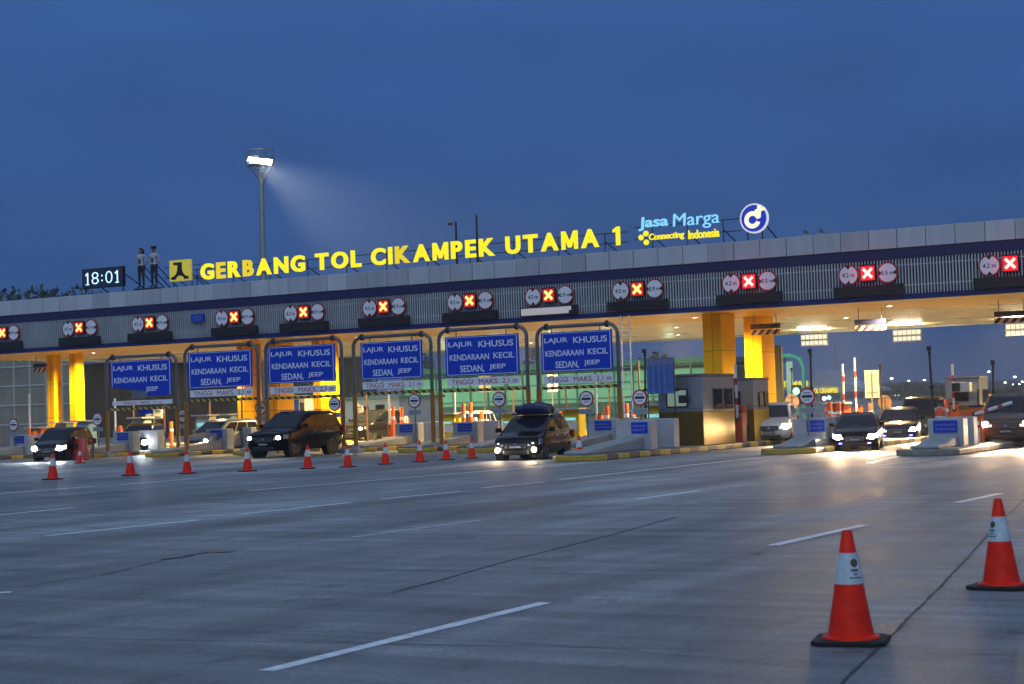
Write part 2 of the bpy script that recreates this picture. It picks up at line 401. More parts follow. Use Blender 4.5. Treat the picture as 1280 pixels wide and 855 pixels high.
# ---------------------------------------------------------------- the canopy
Y0, ZB, ZT = 66.0, 5.41, 8.22
XL, XR, YR = -78.0, 4.0, 93.5
canopy = thing('toll_canopy', 'long flat toll plaza canopy with silver parapet and slatted grey fascia', 'toll gate', (-40, Y0, 0))
o_ = lambda x: x + 40.0                                  # world X to canopy X
CLAD = paneled('parapet_sheet', (.50, .52, .54), 1.15, 9.0, .42, .1, .0, .24)
mb = MB(); x = XL
while x < XR:
    mb.bb(o_(x) + .012, o_(x) + 1.138, -.02, .12, 7.45, ZT); x += 1.15
mb.bb(o_(XL), o_(XR), .121, .2, 7.45, ZT - .03, 1)
mb.build('parapet', [CLAD, DARK], canopy, bevel=.012, seg=1)
mb = MB(); mb.bb(o_(XL), o_(XR), .04, .30, 7.03, 7.448); mb.build('navy_band', NAVY, canopy)
SLAT = M('louvre_slat', (.62, .65, .65), .4, .2, var=.12, scale=.6)
mb = MB(); mb.bb(o_(XL), o_(XR), .16, .30, 5.62, 7.029, 1); x = XL
while x < XR:
    mb.bb(o_(x), o_(x) + .042, .06, .135, 5.63, 7.02); x += .125
for z in (6.78, 5.98): mb.bb(o_(XL), o_(XR), .137, .157, z - .02, z + .02)
mb.build('louvre_screen', [SLAT, M('louvre_back', (.02, .024, .05), .6, var=.1)], canopy)
mb = MB(); mb.bb(o_(XL), o_(XR), .0, .30, ZB, 5.618); mb.build('lower_band', M('blue_band', (.012, .02, .13), .35, var=.1), canopy)
SOF1 = paneled('soffit_sheet_front', (.78, .44, .03), 2.3, 1.2, .40, .1, .02, .12, 'X', 'Y', .35)
SOF2 = paneled('soffit_sheet', (.86, .66, .26), 1.15, 2.4, .32, .15, .02, .12, 'X', 'Y', .5)
mb = MB(); mb.bb(o_(XL), o_(XR), .301, 8.0, ZB + .01, ZB + .12); mb.build('soffit_border', SOF1, canopy)
mb = MB(); mb.bb(o_(XL), o_(XR), 8.004, YR - Y0, ZB + .03, ZB + .14); mb.build('soffit', SOF2, canopy)
mb = MB(); mb.bb(o_(XL), o_(XR), .31, YR - Y0 - .3, 5.6, 7.6); mb.bb(o_(XL), o_(XR), YR - Y0 - .299, YR - Y0, ZB - .05, 8.0, 1)
mb.build('roof_box', [DARK, CLAD], canopy)
def column(px, Y, w=.85, dp=1.55):
    p = PY(px, 480, Y); mb = MB(); mb.bb(-w / 2, w / 2, 0, dp, 0, ZB + .005)
    mb.bb(-w / 2 - .05, w / 2 + .05, -.05, dp + .05, 0, .45, 1)
    mb.build('column', [YEL, M('column_plinth', (.30, .24, .1), .7, var=.2)], canopy, (o_(p.x), Y - Y0, 0), bevel=.02)
for px, Y, w, dp in ((63, 70.5, .55, .6), (91, 70.5, .55, .6), (301, 70.2, .5, 1.45), (341, 71.5, .5, 1.45), (396, 70.4, .5, 1.6), (892, 67.8, .85, 1.55), (943, 72.4, .85, 1.55)):
    column(px, Y, w, dp)

# recessed downlights
def make_downlight():
    t = thing('downlight', 'round white downlight recessed in the canopy ceiling', 'light', (0, 0, 0), 0, 'round downlights in the canopy ceiling')
    mb = MB(); mb.lathe([(.13, .03), (.20, .03), (.22, -.01), (.20, -.035), (.15, -.03), (.13, .0)], 20); mb.build('trim_ring', WHITEP, t, smooth=50)
    mb = MB(); mb.lathe([(.149, -.012), (.1, -.028), (.0, -.034)], 20); mb.build('lens', E('downlight_on', (1, .88, .66), 22), t, smooth=50)
    spot(t, (0, 0, -.08), (0, 0, -1), 9500, 162, (1, .72, .30), .16, .8)
    return t
dl = make_downlight(); first = True
for r, (Y, xs) in enumerate(((70.0, range(-76, 2, 9)), (78.5, range(-72, 2, 9)), (87.5, range(-76, 2, 9)))):
    for i, x in enumerate(xs):
        p = (x + (i * 37 % 10 - 5) * .06, Y, ZB + (.01 if r == 0 else .03))
        if first: dl.location = p; first = False
        else: dup(dl, p)

# linear lamps hung under the rear of the ceiling
def hanging_lamp(px, py, Y, label):
    p = PY(px, py, Y)
    t = thing('hanging_lamp', label, 'light', p, 0, 'twin tube lamps hung under the canopy')
    mb = MB(); mb.bb(-.78, .78, -.03, .03, -.31, .31); mb.build('louvre_back', LGREY, t)
    for z in (.155, -.155):
        mb = MB(); mb.bb(-.74, .74, -.05, -.031, z - .10, z + .10); mb.build('tube', E('tube_on', (1, .97, .80), .95), t)
    mb = MB(); mb.bb(-.86, .86, -.075, -.051, -.02, .02)
    for k in range(-3, 4): mb.bb(k * .25 - .012, k * .25 + .012, -.07, -.052, -.30, .30)
    mb.build('guard', GREY, t)
    for x in (-.6, .6):
        mb = MB(); mb.tube([(x, 0, .31), (x, 0, ZB + .03 - p.z)], .012, 6); mb.build('hanger', DARK, t)
    for rx, en, dz in ((180, 620, .36), (0, 160, -.4)):  # area lamps added at the fixture; the upward one brightens the ceiling
        li = bpy.data.lights.new('tube_fill_light', 'AREA'); li.shape = 'RECTANGLE'; li.size = 1.5; li.size_y = 1.4; li.energy = en; li.color = (1, .92, .72)
        lo_ = bpy.data.objects.new('tube_fill_light', li); COL.objects.link(lo_); lo_.parent = t; lo_.location = (0, -.12, dz); lo_.rotation_euler = (R(rx), 0, 0)
for px, py, lb in ((1018, 425, 'twin tube lamp hanging right of the last yellow column'), (1134, 419.5, 'twin tube lamp hanging over the busy lanes, middle one of three'),
                   (1276, 412, 'twin tube lamp hanging at the right edge of the view')):
    hanging_lamp(px, py, 90.0, lb)

# striped clearance boards hung from the front of the ceiling
def clearance_board(px, py, Y, label):
    p = PY(px, py, Y)
    t = thing('clearance_board', label, 'sign', p, 0, 'striped clearance boards under the ceiling')
    mb = MB(); mb.bb(-.68, .68, -.04, .04, .03, .24); mb.build('board', NAVY, t)
    mb = MB(); mb.bb(-.68, .68, -.03, .03, -.24, -.02); mb.build('striped_edge', HAZ_R, t)
    for x in (-.5, .5):
        mb = MB(); mb.tube([(x, 0, -.019), (x, 0, ZB + .01 - p.z)], .015, 6); mb.build('hanger', DARK, t)
for px, py, lb in ((957, 411.5, 'dark board with a hazard striped edge, in front of the right pair of yellow columns'), (1088, 406, 'dark board with a hazard striped edge, between the two lit hanging lamps'),
                   (1264, 396, 'dark board with a hazard striped edge at the right end of the canopy'), (53, 459.5, 'dark board with a hazard striped edge at the far left end of the canopy')):
    clearance_board(px, py, 70.6, lb)

# ---------------------------------------------------------------- lane signals on the fascia
SIGPX = [3, 99, 187, 293, 380, 480, 588, 687, 798, 938, 1087, 1266]
ORD = ['first', 'second', 'third', 'fourth', 'fifth', 'sixth', 'seventh', 'eighth', 'ninth', 'tenth', 'eleventh', 'twelfth']
RED_BOX = E('led_red_field', (1, .015, .012), .55); RED_BOX2 = E('led_red_field_bright', (1, .01, .015), 1.1)
X_OR = E('led_cross_orange', (1, .36, .08), 4); X_RD = E('led_cross_red', (1, .20, .18), 5)
INK = M('sign_ink', (.02, .02, .025), .5, var=0)
def limit_sign(kind, txt, loc, label):
    t = thing(kind + '_limit_sign', label, 'sign', loc, 0, 'round ' + kind + ' limit signs on the canopy fascia')
    r = .42
    mb = MB(); mb.lathe([(0, .02), (r, .02), (r, -.02), (0, -.02)], 28, axis='Y'); mb.build('rim', REDS, t, smooth=40)
    mb = MB(); mb.lathe([(r - .055, -.0215), (r - .055, -.027), (0, -.027)], 28, axis='Y'); mb.build('face', WHITES, t, smooth=40)
    for s in (-1, 1):                                   # the two black arrowheads
        mb = MB()
        tri = [(-.12, 0, s * .37), (.12, 0, s * .37), (0, 0, s * .22)] if kind == 'height' else [(s * .37, 0, -.12), (s * .37, 0, .12), (s * .22, 0, 0)]
        mb.prism([(a, -.028, c) for a, b, c in tri], (0, -.006, 0)); mb.build('arrow', INK, t)
    mb = MB(); text_fit(mb, txt, -.25, .25, -.085, .085, -.031, 0, .012, .002); mb.build('lettering', INK, t)
    mb = MB(); mb.bb(-.03, .03, .021, .07, -.3, .3); mb.build('bracket', GREY, t)
    return t
def lane_signal(loc, label, right):
    t = thing('lane_signal', label, 'traffic light', loc, 0, 'red cross lane signals on the canopy fascia')
    mb = MB(); mb.bb(-.31, .31, -.06, .07, -.31, .31); mb.build('housing', BLACKP, t)
    mb = MB(); mb.bb(-.28, .28, -.066, -.061, -.28, .28); mb.build('led_field', RED_BOX2 if right else RED_BOX, t)
    mb = MB()
    for a in (45, -45): mb.box((0, -.074 - (.002 if a > 0 else 0), 0), (.52, .012, .115), 0, 0, 0, R(a))
    mb.build('cross', X_RD if right else X_OR, t)
    mb = MB(); mb.bb(-.33, .33, -.16, -.05, .312, .335); mb.build('visor', BLACKP, t)
    if right: point(t, (0, -.5, 0), 9, (1, .03, .03), .2)
    return t
for i, px in enumerate(SIGPX):
    right = i >= 9
    X = PY(px, 400, 65.9).x; zc = 6.50; wl = ('4.2 m', '3.5 m' if right else '2.9 m'); dx = .80
    nth = ORD[i]
    if i > 0 and px < 1280: limit_sign('height', wl[0], (X - dx, 65.93, zc), 'round height limit sign left of the %s red cross from the left' % nth)
    lane_signal((X, 65.93, zc + .03), '%s lit red cross from the left end of the canopy' % nth, right)
    if i < 11: limit_sign('width', wl[1], (X + dx, 65.93, zc), 'round width limit sign right of the %s red cross from the left' % nth)
    t = thing('message_display', ('half lit white message display under the eighth red cross' if i == 7 else 'unlit black message display under the %s red cross from the left' % nth), 'display', (X, 65.9, 5.84), 0, 'message displays under the lane signals')
    mb = MB(); mb.bb(-1.42, 1.42, -.10, .06, -.20, .20); mb.build('housing', BLACKP, t, bevel=.01)
    mb = MB(); mb.bb(-1.37, 1.37, -.106, -.101, -.16, .16); mb.build('screen', LED_OFF, t)
    if i == 7:
        mb = MB(); mb.bb(-1.36, 1.02, -.112, -.107, -.15, .15); mb.bb(1.02, 1.14, -.112, -.107, -.02, .15); mb.build('lit_field', E('led_white_dim', (.80, .80, .88), .42), t)
p = PY(247, 397.5, 65.9)
t = thing('notice_board', 'small blue notice board on the slatted fascia', 'sign', p)
mb = MB(); mb.bb(-.40, .40, -.03, .06, -.19, .19); mb.build('board', BLUES, t)
mb = MB()
for z, w in ((.07, .3), (-.02, .26), (-.10, .28)): mb.bb(-w, w, -.034, -.031, z - .018, z + .018)
mb.build('lettering', M('pale_ink', (.16, .2, .42), .5, var=0), t)

# ---------------------------------------------------------------- roof signs
LETY = E('letter_yellow_on', (1.0, .86, .006), 1.08)
LETY2 = E('letter_yellow_dim', (1.0, .76, .006), .86)
LETS = M('letter_return', (.55, .40, .02), .5, var=.05)
def roof_frame(parent, x0, x1, zl, zh, depth=1.0, base=ZT - 8.22 - .0):
    """light steel frame behind a sign: rails, uprights and raking stays; local coordinates, z = 0 on the parapet"""
    mb = MB(); n = max(2, int((x1 - x0) / 2.4) + 1)
    for z in (zl, zh): mb.tube([(x0, .12, z), (x1, .12, z)], .022, 6)
    for i in range(n):
        x = x0 + (x1 - x0) * (i + .5) / n
        mb.tube([(x, .14, -.05), (x, .14, zh + .04)], .024, 6)
        mb.tube([(x, .16, zl + .1), (x + .45, depth, -.10)], .026, 6)
    mb.build('support_frame', DARK, parent)
YS = 66.45
t = thing('rooftop_letters', 'lit yellow capital letters naming the toll gate along the roof edge', 'sign', (-45, YS, ZT))
def one_shape(x0, x1, z0, z1, th, y=-.09):
    a, b = x1 - (x1 - x0) * th, x1
    return [(a, y, z0), (b, y, z0), (b, y, z1), (a + (b - a) * .3, y, z1), (x0, y, z1 - (z1 - z0) * .16), (x0, y, z1 - (z1 - z0) * .30), (a, y, z1 - (z1 - z0) * .22)]
def word_px(s, x0, x1, cx_top, cx_bot):
    """one word as separate letters, between two columns of the photograph"""
    a, b = PY(x0, 330, YS).x + 45, PY(x1, 330, YS).x + 45
    widths = []
    for ch in s:
        q = span(text(ch, 1, .035, .02)); widths.append(q[1] - q[0])
    gap = .16; tot = sum(widths) + gap * (len(s) - 1); k = (b - a) / tot; x = a
    for j, (ch, w) in enumerate(zip(s, widths)):
        mb = MB(); z0 = .30; 
        if ch == 'M': mb.prism([(x + w * k * f, -.09, z0 + .80 * g) for f, g in ((0, 0), (.21, 0), (.21, .60), (.41, .10), (.59, .10), (.79, .60), (.79, 0), (1, 0), (1, 1), (.77, 1), (.5, .40), (.23, 1), (0, 1))], (0, .10, 0))
        elif ch == '1': mb.prism(one_shape(x, x + w * k, z0, z0 + .80, .55), (0, .10, 0))
        else: text_fit(mb, ch, x, x + w * k, z0, z0 + .80, -.04, 0, .035, .05)
        mats = LETY2 if (s, j) in (('GERBANG', 3), ('GERBANG', 1), ('CIKAMPEK', 2)) else LETY
        mb.build('letter', mats, t); x += (w + gap) * k
for s, x0, x1 in (('GERBANG', 251.5, 381.5), ('TOL', 395, 452), ('CIKAMPEK', 465, 619.5), ('UTAMA', 633.5, 750), ('1', 768, 776.5)):
    word_px(s, x0, x1, 0, 0)
roof_frame(t, PY(222, 340, YS).x + 45, PY(784, 300, YS).x + 45, .42, .86)

# clock
a, b = PY(104, 345, YS), PY(155.5, 345, YS)
t = thing('digital_clock', 'black digital clock board showing 18:01 on the roof edge', 'clock', ((a.x + b.x) / 2, YS, ZT)); w = (b.x - a.x) / 2
mb = MB(); mb.bb(-w, w, -.10, .10, .33, 1.36); mb.build('case', BLACKP, t, bevel=.02)
mb = MB(); mb.bb(-w + .05, w - .05, -.106, -.101, .38, 1.31); mb.build('screen', E('clock_screen', (.02, .05, .25), .12), t)
for k, (ch, x0, x1) in enumerate((('1', -1.02, -.80), ('8', -.64, -.22), (':', -.05, .03), ('0', .20, .62), ('1', .78, 1.0))):
    mb = MB()
    if ch == '1':
        mb.prism(one_shape(x0 * w / 1.25, (x1 - .05) * w / 1.25, .56, 1.16, .42, -.112), (0, .005, 0)); mb.bb(x0 * w / 1.25, x1 * w / 1.25, -.112, -.108, .52, .56)
    else: text_fit(mb, ch, x0 * w / 1.25, x1 * w / 1.25, .54 if ch != ':' else .66, 1.16 if ch != ':' else 1.0, -.112, 0, -.018 if ch != ':' else 0, .004)
    mb.build('digit', E('clock_digit', (.50, .82, 1), 1.7), t)
mb = MB()
for x in (-w + .15, w - .1):
    mb.tube([(x, .0, -.1), (x, .0, .34)], .04, 6)
    mb.tube([(x, .08, 1.0), (x + .9, 1.2, -.1)], .035, 6)
mb.build('support_frame', DARK, t)

# public works emblem, yellow and black
a, b = PY(213, 335, YS), PY(239, 335, YS); w = (b.x - a.x) / 2
t = thing('emblem_board', 'square yellow emblem board with a black curved mark beside the yellow letters', 'sign', ((a.x + b.x) / 2, YS, ZT))
mb = MB(); mb.bb(-w, w, -.08, .08, .34, 1.40); mb.build('board', [M('emblem_yellow', (.80, .66, .06), .4, var=.15, emis=(1, .78, .08), es=.28)], t, bevel=.01)
mb = MB()
def arc_band(cx, cz, r0, r1, a0, a1, n=12, y=-.084):
    P = [(cx + r1 * math.cos(R(a0 + (a1 - a0) * i / n)), y, cz + r1 * math.sin(R(a0 + (a1 - a0) * i / n))) for i in range(n + 1)]
    Q = [(cx + r0 * math.cos(R(a0 + (a1 - a0) * i / n)), y, cz + r0 * math.sin(R(a0 + (a1 - a0) * i / n))) for i in range(n, -1, -1)]
    mb.prism(P + Q, (0, -.008, 0))
# a stem under a short top bar, flaring in two curved arms to the foot, with a round yellow bite between them
P = [(-.60, .94), (.22, .94), (.22, .62)] + [(.84 - .62 * math.cos(R(i * 15)), .62 - .46 * math.sin(R(i * 15))) for i in range(1, 7)] + [(.84, .02), (.40, .02)]
P += [(.02 + .38 * math.cos(R(i * 20)), .02 + .20 * math.sin(R(i * 20))) for i in range(0, 10)] + [(-.84, .02), (-.84, .16)] + [(-.84 + .62 * math.sin(R(i * 15)), .62 - .46 * math.cos(R(i * 15))) for i in range(0, 7)] + [(-.22, .80), (-.60, .80)]
mb.prism([(a_ * w, -.084, .40 + b_ * .94) for a_, b_ in P], (0, -.008, 0))
mb.build('black_mark', INK, t)
roof_frame(t, -w - .5, w + .5, .55, 1.1)

# operator name and line, lit
t = thing('operator_name_sign', 'lit light blue operator name above a small yellow line on the roof edge', 'sign', (PY(850, 290, YS).x, YS, ZT)); X0 = t.location.x
BLU = E('letter_blue_on', (.22, .62, 1.0), 1.15)
def px_word(s, x0, x1, yb, yt, mat, shear=.18, bold=.02):
    a, b = PY(x0, yb, YS), PY(x1, yb, YS); c = PY((x0 + x1) / 2, yt, YS); d = PY((x0 + x1) / 2, yb, YS)
    mb = MB(); text_fit(mb, s, a.x - X0, b.x - X0, d.z - ZT, c.z - ZT, -.05, 0, bold, .03, shear); mb.build('lettering', mat, t)
px_word('Jasa', 799, 836, 287.5, 270.5, BLU, .06); px_word('Marga', 842, 900, 286, 265, BLU, .06, 0.0)
px_word('Connecting', 812, 856, 301, 290.5, LETY, .05, .02); px_word('Indonesia', 861, 900, 297.5, 286.5, LETY, .05, .02)
for px, py in ((802, 297), (808, 292), (808.5, 303)):
    p = PY(px, py, YS); mb = MB(); mb.lathe([(0, .03), (.12, .03), (.12, -.03), (0, -.03)], 16, c=(p.x - X0, -.05, p.z - ZT), axis='Y'); mb.build('dot', LETY, t)
roof_frame(t, PY(792, 290, YS).x - X0, PY(925, 280, YS).x - X0, .50, 1.0)

# round logo
p = PY(943, 273, YS)
t = thing('round_logo_sign', 'round blue and white lit logo disc at the end of the roof letters', 'sign', (p.x, YS, ZT)); zc = p.z - ZT
mb = MB(); mb.lathe([(0, .06), (.62, .06), (.62, -.06), (0, -.06)], 40, c=(0, 0, zc), axis='Y'); mb.build('rim', E('logo_rim', (.85, .88, 1), .75), t, smooth=40)
mb = MB(); mb.lathe([(.555, -.0615), (.555, -.068), (0, -.068)], 40, c=(0, 0, zc), axis='Y'); mb.build('blue_disc', E('logo_blue', (.015, .04, .62), .75), t, smooth=40)
def ring(r0, r1, a0, a1, cx=0, cz=0, y=-.07, n=22):
    mbr = MB()
    P = [(cx + r1 * math.cos(R(a0 + (a1 - a0) * i / n)), y, zc + cz + r1 * math.sin(R(a0 + (a1 - a0) * i / n))) for i in range(n + 1)]
    Q = [(cx + r0 * math.cos(R(a0 + (a1 - a0) * i / n)), y, zc + cz + r0 * math.sin(R(a0 + (a1 - a0) * i / n))) for i in range(n + 1)]
    for i in range(n): mbr.poly([P[i], P[i + 1], Q[i + 1], Q[i]] + [(a, b - .01, c) for a, b, c in (P[i], P[i + 1], Q[i + 1], Q[i])], [(4, 5, 6, 7), (0, 1, 5, 4), (1, 2, 6, 5), (2, 3, 7, 6), (3, 0, 4, 7)])
    return mbr
LOGO = E('logo_pale', (1, .95, .66), 1.1)
mbr = ring(.17, .36, 20, 340, -.06, -.06)
mbr.prism([(.13, -.071, zc - .05), (.30, -.071, zc + .0), (.36, -.071, zc + .50), (.18, -.071, zc + .53)], (0, -.012, 0))
mbr.prism([(.05, -.0705, zc + .24), (.52, -.0705, zc + .30), (.50, -.0705, zc + .42), (.07, -.0705, zc + .36)], (0, -.012, 0))
mbr.build('swirl', LOGO, t)
mb = MB()
for x in (-.35, .3): mb.tube([(x, .07, -.1), (x, .07, zc)], .03, 6)
mb.tube([(.3, .1, zc - .1), (.75, 1.0, -.1)], .03, 6); mb.build('support_frame', DARK, t)

# poles, horns and figures on the roof
def roof_pole(px, ytop, label, cat, kind):
    Y = 68.0; p, q = PY(px, 322, Y), PY(px - 1.5, ytop, Y)
    t = thing(kind, label, cat, (p.x, Y, ZT - .35)); h = q.z - ZT + .35
    mb = MB(); mb.tube([(0, 0, 0), (0, 0, h)], [.06, .045], 8); mb.build('pole', DARK, t)
    mb = MB()
    if kind == 'camera_mast':
        mb.tube([(0, 0, h - .12), (-.30, 0, h - .05)], .03, 6); mb.box((-.30, -.05, h - .02), (.2, .42, .16), 0, .5, -.15)
        mb.build('camera', M('camera_housing', (.25, .26, .28), .5, var=.1), t)
    else:
        mb.lathe([(0, h), (.06, h), (.06, h + .12), (0, h + .16)], 10); mb.build('finial', GREY, t)
roof_pole(571, 277, 'thin dark camera mast on the roof behind the yellow letters', 'mast', 'camera_mast')
roof_pole(597, 271, 'plain thin rod with a blunt tip on the roof behind the yellow letters', 'rod', 'lightning_rod')
for px, lb in ((1008, 'grey horn loudspeaker on the parapet, nearer the round logo'), (1027, 'grey horn loudspeaker on the parapet, farther from the round logo')):
    p = PY(px, 292, 66.6)
    t = thing('loudspeaker', lb, 'loudspeaker', (p.x, 66.6, ZT - .03), 0, 'loudspeakers on the parapet')
    mb = MB(); mb.lathe([(.02, .18), (.05, .1), (.08, 0), (.13, -.10), (.15, -.12), (.11, -.09), (0, .02)], 16, c=(0, 0, .16), axis='Y'); mb.build('horn', M('horn_grey', (.42, .42, .43), .5, var=.1), t, smooth=50)
    mb = MB(); mb.tube([(0, .05, 0), (0, .05, .12)], .03, 8); mb.bb(-.08, .08, -.05, .12, -.02, .02); mb.build('bracket', DARK, t)
# ---------------------------------------------------------------- floodlight mast behind the canopy
YM = 115.0; p = PY(331, 400, YM); top = PY(322, 214, YM)
t = thing('floodlight_mast', 'tall floodlight mast behind the canopy with a caged head and one bright lit bank', 'lamp post', (p.x, YM, 0)); h = top.z
GALV = M('galvanised', (.34, .36, .36), .45, .6, var=.15)
mb = MB(); mb.tube([(0, 0, 0), (0, 0, h * .5), (0, 0, h)], [.36, .29, .20], 14); mb.build('mast_pole', GALV, t, smooth=40)
mb = MB()
for a in range(12):
    w = R(a * 30); mb.tube([(1.25 * math.cos(w) - .1, 1.0 * math.sin(w), h + .5), (1.25 * math.cos(w) - .1, 1.0 * math.sin(w), h + 1.75)], .03, 5)
for z in (.55, 1.15, 1.75): mb.tube([(1.25 * math.cos(R(a * 20)) - .1, 1.0 * math.sin(R(a * 20)), h + z) for a in range(19)], .035, 5)
for a in range(4):
    w = R(a * 90 + 45); mb.tube([(0, 0, h - .9), (1.2 * math.cos(w) - .1, .95 * math.sin(w), h + .5)], .05, 6)
mb.lathe([(0, h + .44), (1.2, h + .44), (1.2, h + .5), (0, h + .5)], 18); mb.tube([(-.1, 0, h + 1.6), (-.1, 0, h + 2.6)], .03, 5)
mb.build('platform_cage', GALV, t)
dirv = Vector((.95, -.10, -.58)).normalized()
lh = bpy.data.objects.new('floodlight_bank', None)
mb = MB(); mb.box((.72, -.85, h + .70), (2.75, .36, .46), 0, R(-4), R(-20), R(13)); hb = mb.build('floodlight_bank', GALV, t, bevel=.03)
mb = MB(); mb.box((.74, -1.045, h + .645), (2.65, .06, .38), 0, R(-4), R(-20), R(13)); mb.build('lit_face', E('floodlight_on', (.98, 1, .90), 40), hb)
mb = MB(); mb.tube([(-.45, -.85, h + .75), (0, 0, h - 1.0)], .05, 6); mb.tube([(1.9, -.85, h + .40), (0, 0, h - 1.6)], .05, 6); mb.build('stay', GALV, t)
spot(t, (.6, -1.2, h + .6), dirv, 250000, 50, (.97, 1, .9), .5, 1.0)

# ---------------------------------------------------------------- height limit gantries over the left lanes
PIPE = M('gantry_pipe', (.15, .15, .16), .4, .5, var=.15)
FR = [  # board x left, right; post x left, right; pixel heights of pipe, board top, board bottom, strip, bar; description
    (139, 215, 133, 221, (177, 445), (176.6, 450), (177, 495.5), (179.6, 503), (180, 510.5), 'tall pipe gantry with a broken blue board missing its lower left corner'),
    (236, 316, 232, 323, (275, 432), (276, 438.8), (276, 484.5), (276, 491), (276, 499.7), 'pipe gantry with blue board, between the broken board and the gantry behind the black off-roader'),
    (336, 420, 333, 428, (380, 424.5), (378.6, 431.7), (380, 478), (378.6, 487), (380, 496.3), 'pipe gantry with blue board standing right behind the black off-roader'),
    (452, 529, 443, 540, (490, 419.5), (489.5, 426.4), (492, 473.3), (491.4, 481), (490, 490.7), 'pipe gantry with the narrowest blue board, right of the black off-roader'),
    (558, 650, 550, 660, (601, 410.5), (604, 419), (604.6, 468.6), (604.6, 476.5), (605, 487), 'pipe gantry with the widest blue board, left of the minivan with roof luggage'),
    (678, 767, 673, 774, (720.5, 406.8), (721.4, 414), (723.5, 463.5), (724, 473.6), (724.5, 483.7), 'last pipe gantry on the right, blue board above the minivan with roof luggage')]
YF = 59.0
SIGN_TXT = M('sign_white_ink', (.86, .89, .95), .5, var=.05)
for i, (bl, br, pl, pr, pp, bt, bbm, st, bar, lb) in enumerate(FR):
    xl, xr = PY(pl, 480, YF).x, PY(pr, 480, YF).x; xm = (xl + xr) / 2; hw = (xr - xl) / 2
    t = thing('height_limit_gantry', lb, 'gantry', (xm, YF, 0), 0, 'height limit gantries over the left lanes')
    zp, zt, zb, zs, zr = (PY(*q, YF).z for q in (pp, bt, bbm, st, bar)); rr = .42
    for s in (-1, 1):
        mb = MB(); mb.tube([(s * hw, 0, zr - .05), (s * hw, 0, zp - rr)], .075, 12, caps=False); po = mb.build('post', PIPE, t, smooth=40)
        mb = MB(); mb.tube([(s * hw, 0, .05), (s * hw, 0, zr - .02)], .092, 12); mb.build('sleeve', YELP, po, smooth=40)
        mb = MB(); mb.bb(s * hw - .26, s * hw + .26, -.26, .26, 0, .16); mb.lathe([(.16, .16), (.13, .26), (.0, .26)], 12, c=(s * hw, 0, 0)); mb.build('base_plate', CONC, po)
    arc = lambda s: [(s * (hw - rr + rr * math.sin(R(a))), 0, zp - rr + rr * math.cos(R(a))) for a in range(0, 91, 15)]
    mb = MB(); mb.tube(list(reversed(arc(-1))) + arc(1), .075, 12); mb.build('top_pipe', PIPE, t, smooth=50)
    for s in (-1, 1):
        mb = MB(); x = s * (hw - rr - .02); mb.tube([(x - .045, 0, zp), (x + .045, 0, zp)], .135, 12); mb.build('flange', DARK, t, smooth=40)
    a, b = PY(bl, 460, YF).x - xm, PY(br, 460, YF).x - xm; w = b - a; H = zt - zb; u = lambda f: a + w * f; v = lambda f: zb + H * f
    if i == 0:
        pts = [(0, .28), (.52, .16), (.60, .16), (.60, 0), (1, .02), (1, 1), (0, 1)]
        bdr = [(0, .28), (.03, .28), (.03, .97), (.97, .97), (.97, .02), (1, .02), (1, 1), (0, 1)]
    else: pts = [(0, 0), (1, 0), (1, 1), (0, 1)]
    mb = MB(); mb.prism([(u(f), -.055, v(g)) for f, g in pts], (0, .04, 0)); bo = mb.build('board', BLUES, t)
    mb = MB()
    e = .022
    for f0, f1, g0, g1 in (((e, e + .008, .30 if i == 0 else e, 1 - e), (1 - e - .008, 1 - e, e, 1 - e), (e, 1 - e, 1 - e - .012, 1 - e)) + (() if i == 0 else ((e, 1 - e, e, e + .012),))):
        mb.bb(u(f0), u(f1), -.061, -.0555, v(g0), v(g1))
    mb.build('border', SIGN_TXT, bo)
    rows = (('LAJUR', .05, .38, .70, .86), ('KHUSUS', .46, .93, .70, .86), ('KENDARAAN', .06, .60, .39, .54), ('KECIL', .66, .94, .40, .55)) + \
           ((('JEEP', .58, .78, .10, .26),) if i == 0 else (('SEDAN,', .20, .53, .09, .26), ('JEEP', .60, .82, .11, .26)))
    for s_, f0, f1, g0, g1 in rows:
        mb = MB(); text_fit(mb, s_, u(f0), u(f1), v(g0 - (.03 if ',' in s_ else 0)), v(g1), -.059, 0, .012, .003); mb.build('lettering', SIGN_TXT, bo)
    sh = .15 if i else .10
    mb = MB(); mb.bb(u(.02), u(1.0), -.05, -.02, zs - sh, zs + sh); so = mb.build('warning_strip', WHITES, t)
    if i:
        for s_, f0, f1 in (('TINGGI', .08, .37), ('MAKS.', .45, .72), ('2,1 m', .77, .97)):
            mb = MB(); text_fit(mb, s_, u(f0), u(f1), zs - .10 - (.025 if ',' in s_ else 0), zs + .10, -.054, 0, 0.0, .003); mb.build('lettering', REDS, so)
    else:
        for s_, f0, f1 in (('TINGGI', .18, .42), ('MAKS', .48, .64), ('2,1 m', .70, .84)):
            mb = MB(); text_fit(mb, s_, u(f0), u(f1), zs - .055, zs + .055, -.054, 0, .0, .003); mb.build('lettering', REDS, so)
    mb = MB(); mb.bb(-hw + .16, hw - .10, -.05, .03, zr - .065, zr + .055); mb.build('striped_bar', HAZ, t)
    for f in (.15, .83):
        mb = MB(); mb.tube([(u(f), 0, zr + .03), (u(f), 0, zp - .05)], .02, 6); mb.build('hanger', DARK, t)
    if i == 0:
        mb = MB(); mb.prism([(u(.34), -.02, v(-.06)), (u(.63), -.02, v(-.03)), (u(.62), -.02, v(.30)), (u(.33), -.02, v(.29))], (0, .035, 0))
        mb.build('back_sheet', M('bare_sheet', (.20, .22, .22), .5, .4, var=.15), t)
        mb = MB(); mb.prism([(u(.44), -.0, zr - .28), (u(.67), -.0, zr - .25), (u(.66), -.0, zr + .0), (u(.44), -.0, zr - .02)], (0, .03, 0)); mb.build('loose_flap', BLUES, t)

